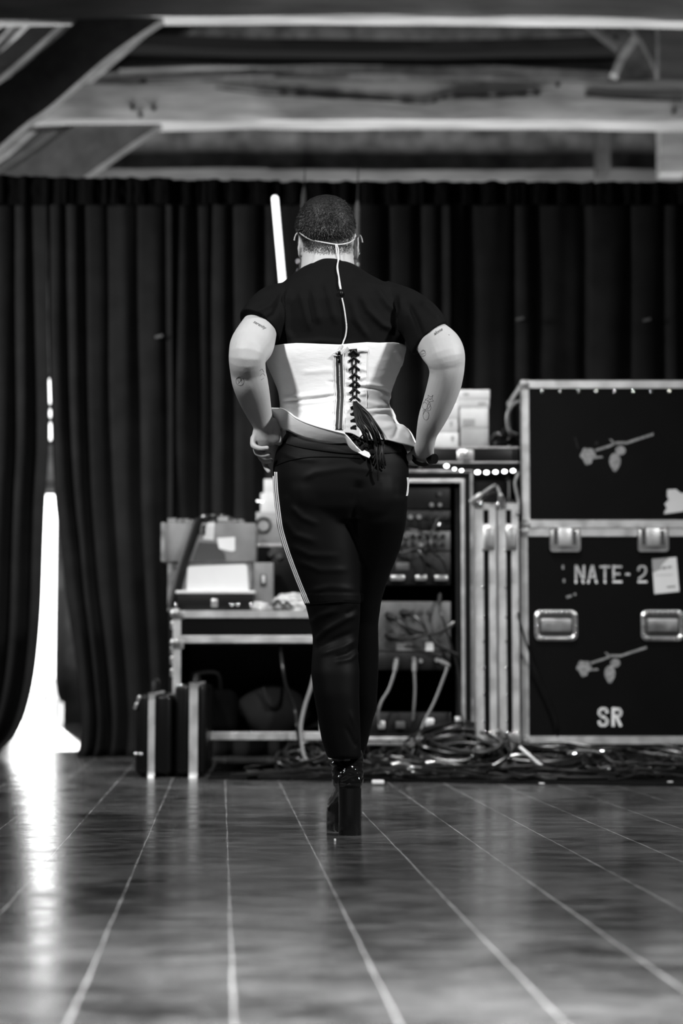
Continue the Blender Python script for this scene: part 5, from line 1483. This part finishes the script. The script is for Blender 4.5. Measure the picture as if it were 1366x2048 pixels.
# zip
zl = [(678, 705), (678.5, 730), (679.5, 765), (680.5, 795), (679, 825), (677.5, 860)]
z_ = strip_on(bt_c, zl, 14, .0035).build('zip_tape', M['zip_tape'], corset, solid=.0015)
strip_on(bt_c, zl, 2.6, .0048).build('zip_teeth', M['zip_teeth'], z_, solid=.0012)
for dx in (-7.4, 7.4):
    g = MB(); tube_on(g, bt_c, [(x+dx, y) for x, y in zl], .0013, .0035); g.build('zip_edge', M['corset'], z_)
g = MB(); h1, _n = hit(bt_c, 678, 708, .006); h2, _n = hit(bt_c, 678.5, 722, .006)
g.tube([h1, h2], .0022, 8); g.box(h2.x-.004, h2.x+.004, h2.y-.002, h2.y+.002, h2.z-.008, h2.z+.004, .001); g.box(h1.x-.006, h1.x+.006, h1.y-.003, h1.y+.003, h1.z-.006, h1.z+.006, .002)
g.build('zip_pull', M['chrome'], z_)
# crossing laces: each ribbon a strip on the cloth
lx = lambda y: interp([(700, 706.5), (760, 709), (815, 709)], y)[0]
rows_y = [710, 724, 740, 757, 772, 787, 802]
for i, y in enumerate(rows_y):
    c = lx(y); hw = 11.5-.25*i
    for s in (-1, 1):
        strip_on(bt_c, [(c+s*hw, y), (c+s*5, y-4.5), (c-s*1.0, y-10)], 4.6, .0032+.0012*(s > 0), 4).build('lace', M['ribbon'], corset, solid=.0012)
    if i < len(rows_y)-1:
        for s in (-1, 1): strip_on(bt_c, [(c+s*3.2, y-9), (c+s*3.6, y+1), (c+s*3.4, y+8)], 3.0, .0028, 3).build('lace', M['ribbon'], corset, solid=.0012)
strip_on(bt_c, [(706.5, 698), (707, 704), (707.5, 713)], 15, .003).build('modesty_panel', M['ribbon'], corset, solid=.001)
strip_on(bt_c, [(709.5, 803), (709.5, 815), (710, 826)], 8, .004).build('lace', M['ribbon'], corset, solid=.001)
for y, y2 in ((816, 820), (829, 833), (842, 848), (856, 862)):
    for s in (0, 1): strip_on(bt_c, [(701-s*.5, y+1), (706, y-2+3*s), (712, y-4+6*s)], 3.6, .0035, 3).build('lace', M['ribbon'], corset, solid=.001)
g = MB()
for i in range(len(rows_y)):
    for s in (-1, 1):
        h, n = hit(bt_c, lx(rows_y[i])+s*(11.5-.25*i), rows_y[i], .002)
        if h: g.sphere(h, .0026, 8)
g.build('eyelets', M['steel'], corset)
# the fistful of lace ends hanging over the hem
rnd = random.Random(12)
def hang(pts, r, name='lace_end', flat=False):
    out = []
    for x, y, o in pts:
        h, n = hit(bt_all, x, y, .004)
        h = h if h else W(x, y, 5.58)
        out.append(h + Vector((0, -o, 0)))
    pth = smooth_path(out, 6)
    g = MB(); g.tube(pth, r, 8); return g.build(name, M['ribbon'], corset)
for k in range(16):
    q = k/15; bow = q*1.0
    ex, ey = lerp(728, 768, q)+rnd.uniform(-4, 4), lerp(880, 890, q)+rnd.uniform(-12, 10)
    mx, my = lerp(712, 741, q)+rnd.uniform(-2, 2), lerp(852, 838, q)+rnd.uniform(-5, 5)
    hang([(710+rnd.uniform(-3, 3), 806+rnd.uniform(-2, 6), .003), (lerp(709, 727, q), lerp(828, 820, q), .012+rnd.uniform(0, .01)), (mx, my, .022+rnd.uniform(0, .012)), (lerp(mx, ex, .55)+3, lerp(my, ey, .55), .024+rnd.uniform(0, .012)), (ex, ey, .012+rnd.uniform(0, .012))], rnd.uniform(.0022, .0034))
for k in range(10):
    x0_ = rnd.uniform(742, 768); ln = rnd.uniform(25, 105)
    hang([(x0_, 882, .016), (x0_+rnd.uniform(-4, 4), 882+ln*.35, .02), (x0_+rnd.uniform(-6, 6), 882+ln*.7, .014), (x0_+rnd.uniform(-9, 7), 882+ln, .006)], rnd.uniform(.0020, .003))
for pts in ([(690, 868), (700, 876), (712, 872), (722, 886)], [(703, 868), (716, 880), (726, 872), (736, 890)], [(762, 886), (768, 884), (774, 886), (776, 891)], [(714, 893), (724, 884), (733, 896), (742, 890)], [(712, 884), (720, 900), (730, 890)]):
    hang([(x, y, .006) for x, y in pts], .0022)

bt_ct = bvh_of(cor_w, shirt_w, tr_w)
# turned out hem at the left and its curled end
topc = [(543, 817), (556, 817.5), (566, 818.5), (580, 827), (590, 834.5), (609, 844), (635, 853), (660, 860), (680, 865), (690, 868), (699, 876), (706, 885), (714, 895)]
botc = [(544, 823), (553, 841), (562, 858), (577, 861.5), (592, 869), (610, 876), (635, 882), (662, 885.5), (680, 886), (693, 886), (701, 897), (714, 907), (738, 916)]
offc = [.026, .028, .032, .036, .036, .034, .032, .030, .026, .024, .022, .020, .018]
A = smooth_path([Vector((x, y, o)) for (x, y), o in zip(topc, offc)], 5); B = smooth_path([Vector((x, y, o*.06)) for (x, y), o in zip(botc, offc)], 5)
rows = []
for p, q in zip(A, B):
    row = []
    for j in range(9):
        t = j/8; m = p.lerp(q, t)
        xr = min(.97, abs(m.x-680)/124); yb = 5.714-.128*(1-xr**2.35)**(1/2.35)-.004
        row.append(W(m.x, m.y, yb-m.z-.003*math.sin(math.pi*t)))
    rows.append(row)
g = MB(); g.grid(rows)
hem = g.build('turned_hem', M['corset'], corset, solid=.003, angle=180)
# rolled bright edge along the fold and the curled tip
g = MB(); g.tube([r[0]+Vector((0, -.001, 0)) for r in rows[:46]], .0026, 8); g.build('piping', M['corset'], hem)
tip = [(724, 903), (729, 900.5), (738, 905), (741, 911), (738, 916), (726, 911), (716, 905)]
hp = [hit(bt_all, x, y, .006)[0] or W(x, y, 5.57) for x, y in tip]
yy = min(p.y for p in hp)-.012
g = MB(); g.prism([(W(x, y, yy).x, W(x, y, yy).z) for x, y in tip], yy-.004, yy+.01); g.build('hem_tip', M['corset'], hem, angle=60)

# ---------- earpiece cable ----------
g = MB()
cordr = .0022
tube_on(g, bt_all, [(601, 465), (612, 473), (628, 481), (650, 486), (671, 489.5), (685, 489), (698, 485), (706, 479), (711, 473)], cordr, .0025)
tube_on(g, bt_all, [(671, 490), (673, 505), (676, 520), (675, 535), (677, 550), (680, 568), (682, 580)], cordr, .003)
tube_on(g, bt_all, [(672.5, 490), (677, 503), (677.5, 518), (674, 537), (677.5, 556), (678.5, 570), (681, 580)], cordr, .0045)
tube_on(g, bt_all, [(684, 597), (688, 615), (691, 635), (693, 655), (691, 672), (686, 686), (679, 700), (677, 706)], cordr, .0035)
tube_on(g, bt_all, [(666, 710), (675, 711), (684, 707), (690, 700), (695, 694)], .0022, .006)
tube_on(g, bt_all, [(673, 704), (677, 708), (683, 705), (680, 701), (674, 703)], .0022, .0065)
cordo = g.build('earpiece_cord', M['cord'], person)
g = MB(); h, n = hit(bt_all, 682.5, 588, .004); g.sphere(h, .0062, 14, (1, .8, 1.4)); g.build('cord_slider', M['black_plastic'], cordo)
for px, py, s in ((599, 464, -1), (710, 471, 1)):
    g = MB(); c = W(px, py, HY-.004); g.tube(smooth_path([c+Vector((0, .01, .0)), c+Vector((s*.0005, .0, .004)), c+Vector((s*.0, -.008, .0)), c+Vector((-s*.002, -.012, -.012))], 5), .0018, 8); g.build('ear_hook', M['cord'], cordo)

# ---------- watch on the viewer's right wrist ----------
c = W(858, 915, 5.665); ax = (W(850, 893, 5.645)-W(843, 915, 5.70)).normalized()
e1 = ax.orthogonal().normalized(); e2 = ax.cross(e1)
rings = []
for k in range(29):
    a = 2*math.pi*k/28; d = e1*math.cos(a)+e2*math.sin(a)
    p0_ = lerp(W(850, 893, 5.645), W(843, 915, 5.70), .75)
    rr = .031
    rings.append([p0_+d*rr+ax*.011, p0_+d*(rr+.004)+ax*.010, p0_+d*(rr+.004)-ax*.010, p0_+d*rr-ax*.011])
g = MB(); g.loft(rings, cap=False); wt = g.build('wristwatch', M['rubber'], person)
fc = W(864, 917, 5.665)
g = MB(); g.cyl(fc+Vector((-.004, .006, 0)), fc+Vector((.008, -.008, -.002)), .0165, .015, 24); g.build('watch_case', M['gloss_black'], wt)
ringp = [fc+Vector((-.0035, .005, 0)) + (Vector((.55, .45, .1)).normalized()*math.cos(a)*.0175 + Vector((0, 0, 1))*math.sin(a)*.0175) for a in [2*math.pi*k/24 for k in range(24)]]
g = MB(); g.tube(ringp, .0013, 6, closed=True); g.build('watch_bezel', M['chrome'], wt)

# ---------- tattoos ----------
bt_b = bvh_of(body_w)
def ink_line(g, pts, r=.0007, n=4):
    tube_on(g, bt_b, pts, r, .0000, n, 5)
def ink_text(txt, px, py, size, ang):
    cu = bpy.data.curves.new('t', 'FONT'); cu.body = txt; cu.size = 1; cu.shear = .35; cu.resolution_u = 3; cu.offset = .02
    to = bpy.data.objects.new('t', cu); C.objects.link(to)
    dg = bpy.context.evaluated_depsgraph_get(); dg.update()
    me = bpy.data.meshes.new_from_object(to.evaluated_get(dg)); bpy.data.objects.remove(to)
    g = MB(); g.bm.from_mesh(me); ca, sa = math.cos(R(ang)), math.sin(R(ang)); bad = []
    for v in g.bm.verts:
        x, y = v.co.x*size, -v.co.y*size
        h, n = hit(bt_b, px+x*ca-y*sa, py+x*sa+y*ca, .0004)
        if h is None: bad.append(v)
        else: v.co = h
    if bad: bmesh.ops.delete(g.bm, geom=bad, context='VERTS')
    return g
for args in (('serenity', 506, 645, 8.5, 30), ('alone', 869, 671, 9, -32)):
    g = ink_text(*args)
    if len(g.bm.verts): g.build('tattoo', M['tattoo'], person, smooth=False)
    else: g.bm.free()
g = MB()
circ = lambda x, y, rx, ry, n=12: [(x+rx*math.cos(2*math.pi*k/n), y+ry*math.sin(2*math.pi*k/n)) for k in range(n+1)]
ink_line(g, circ(480, 762, 8, 9)); ink_line(g, [(475, 758), (479, 765), (482, 757), (484, 766)]); ink_line(g, [(476, 767), (484, 760)])
g.build('tattoo', M['tattoo'], person)
g = MB(); ink_line(g, [(519, 742), (524, 738), (528, 745)]); ink_line(g, [(520, 752), (526, 747), (530, 752)]); ink_line(g, [(522, 760), (528, 756)]); g.build('tattoo', M['tattoo'], person)
g = MB()
ink_line(g, [(835, 708), (842, 704), (848, 702), (852, 708), (848, 712), (841, 711), (836, 709)]); ink_line(g, [(838, 707), (845, 708), (850, 706)]); ink_line(g, [(842, 702), (847, 700), (851, 703)])
g.build('tattoo', M['tattoo'], person)
g = MB()
for pts in (circ(852, 830, 6, 10), circ(850, 812, 5, 7), circ(858, 815, 4, 6), [(856, 790), (862, 794), (866, 790), (864, 798), (867, 802), (860, 803), (857, 808), (855, 801), (850, 799), (856, 796), (856, 790)], [(846, 806), (853, 800), (861, 808), (856, 818)], [(846, 830), (851, 822), (858, 828)], [(845, 822), (850, 818)], [(858, 796), (862, 800)], [(857, 800), (863, 797)]): ink_line(g, pts)
g.build('tattoo', M['tattoo'], person)
g = MB()
h, n = hit(bt_b, 898, 670, .0); 
if h: g.sphere(h, .0016, 8)
g.build('mole', M['tattoo'], person)

# ---------- platform boots ----------
def boot(hx_px, Yh, toe_dx, toe_len, name='boot', zs=0.218, ank=(690, 1515), hw=.033):
    """heel block at photo column hx_px and depth Yh"""
    hx = W(hx_px, 1640, Yh).x
    H = .137
    root = None
    rot = math.atan2(toe_dx, toe_len)           # toe direction
    def P(s, l, z):                              # s across, l forward
        return Vector((hx + s*math.cos(rot) + l*math.sin(rot), Yh + l*math.cos(rot) - s*math.sin(rot), z))
    g = MB()
    # upper: slices from the shaft down to the foot and forward to the toe
    ax, ay = ank
    rings = []
    shaft = [(zs+.03, .042, -.012, .074), (zs, .048, -.020, .085), (zs-.02, .049, -.024, .088), (.195, .047, -.026, .085), (.178, .046, -.030, .083), (.160, .048, -.038, .085), (H+.006, .045, -.040, .09), (H-.004, .038, -.036, .09)]
    for z, w, back, front in shaft:
        c = (back+front)/2; h = (front-back)/2
        rings.append([P(w*math.cos(a), .035+c+h*math.sin(a), z) for a in [2*math.pi*k/28 for k in range(28)]])
    g.loft(rings)
    foot = [(.0, .148, .034, .05), (.04, .140, .036, .055), (.08, .122, .038, .05), (.12, .10, .041, .042), (.16, .085, .046, .036), (.20, .078, .047, .032), (.24, .073, .044, .026), (.262, .070, .034, .02), (.272, .068, .018, .012)]
    rings = []
    for l, z, w, h in foot:
        rings.append([P(w*math.cos(a), l, z+h*math.sin(a)*(1 if math.sin(a) > 0 else .6)) for a in [2*math.pi*k/24 for k in range(24)]])
    g.loft(rings)
    me = remesh(g, .004, 5, .5)
    # wrinkles round the ankle
    me.update(); nn = [v.normal.copy() for v in me.vertices]
    for v, n in zip(me.vertices, nn):
        q = v.co; amt = math.exp(-((q.z-.195)/.035)**2)
        v.co += n*(.009*amt*mnoise.noise(Vector((q.x*30, q.y*18, q.z*75))))
    b = link(me, name, M['patent'], person, angle=180)
    g = MB(); rings = []
    for z, w, b0, b1 in ((0, hw, -.034, .036), (.004, hw+.0006, -.035, .037), (.06, hw, -.033, .037), (H, hw+.001, -.034, .045)):
        rings.append([P(w*math.copysign(abs(math.cos(a))**.8, math.cos(a)), (b0+b1)/2+(b1-b0)/2*math.copysign(abs(math.sin(a))**.85, math.sin(a)), z) for a in [2*math.pi*k/40 for k in range(40)]])
    g.loft(rings); g.build('block_heel', M['heel'], b)
    g = MB(); rings = []
    for z, gr in ((0.0, -.002), (.004, 0), (.06, .0), (.066, -.003)):
        ring = []
        for k in range(40):
            a = 2*math.pi*k/40; c_, s_ = math.cos(a), math.sin(a)
            l = .185+(.098+gr)*s_; w = (.050+gr)*(1-.12*max(0, -s_))
            ring.append(P(w*math.copysign(abs(c_)**.8, c_), l, z + (.008*max(0, s_-.6) if z < .01 else (.03*max(0, -s_) if z > .05 else 0))))
        rings.append(ring)
    g.loft(rings); g.build('platform_sole', M['heel'], b)
    return b
boot(700, FL(700, 1672).y+.036, -.030, .27, ank=(690, 1515))
boot(694, 6.10, .0, .27, ank=(708, 1512), zs=.205, hw=.027)
# ------------------------------------------------------------------ light
def area(name, loc, target, sx, sy, power, spread=180):
    l = bpy.data.lights.new(name, 'AREA'); l.shape = 'RECTANGLE'; l.size = sx; l.size_y = sy; l.energy = power; l.spread = R(spread)
    o = bpy.data.objects.new(name, l); C.objects.link(o); o.location = loc
    o.rotation_euler = (Vector(target)-Vector(loc)).to_track_quat('-Z', 'Y').to_euler()
    return o
area('window_light_left', (-2.3, 2.8, 4.3), (0, 6.6, .9), .35, .45, 34, 60)
area('window_light_right', (4.3, 3.4, 4.2), (0.2, 6.4, .9), .35, .45, 53, 60)
area('floor_fill_light', (0, 1.7, 2.6), (0, 2.1, 0), 1.6, 1.0, 185, 84)  # added fill without a fixture, brightens the foreground floor
area('gear_fill_light', (.3, 7.3, 5.0), (.3, 8.9, .7), .6, .6, 28, 58)  # added lamp with no real source, lifts the cases and boxes
area('drape_rake_fill', (-4.4, 8.6, 2.6), (1.5, 10.0, 1.2), .6, 1.2, 85, 95)  # added raking lamp, no window built here; brings out the drape folds
area('beam_uplight_fill', (0, 12.8, .6), (0, 13.1, 4), 6, 1.6, 330)  # added upward lamp near the floor behind the drapes, brightens the beams
s = bpy.data.lights.new('sun', 'SUN'); s.energy = 6; s.angle = R(.6)
so = bpy.data.objects.new('sun', s); C.objects.link(so); so.rotation_euler = Vector((.19, -1, -.36)).to_track_quat('-Z', 'Y').to_euler()
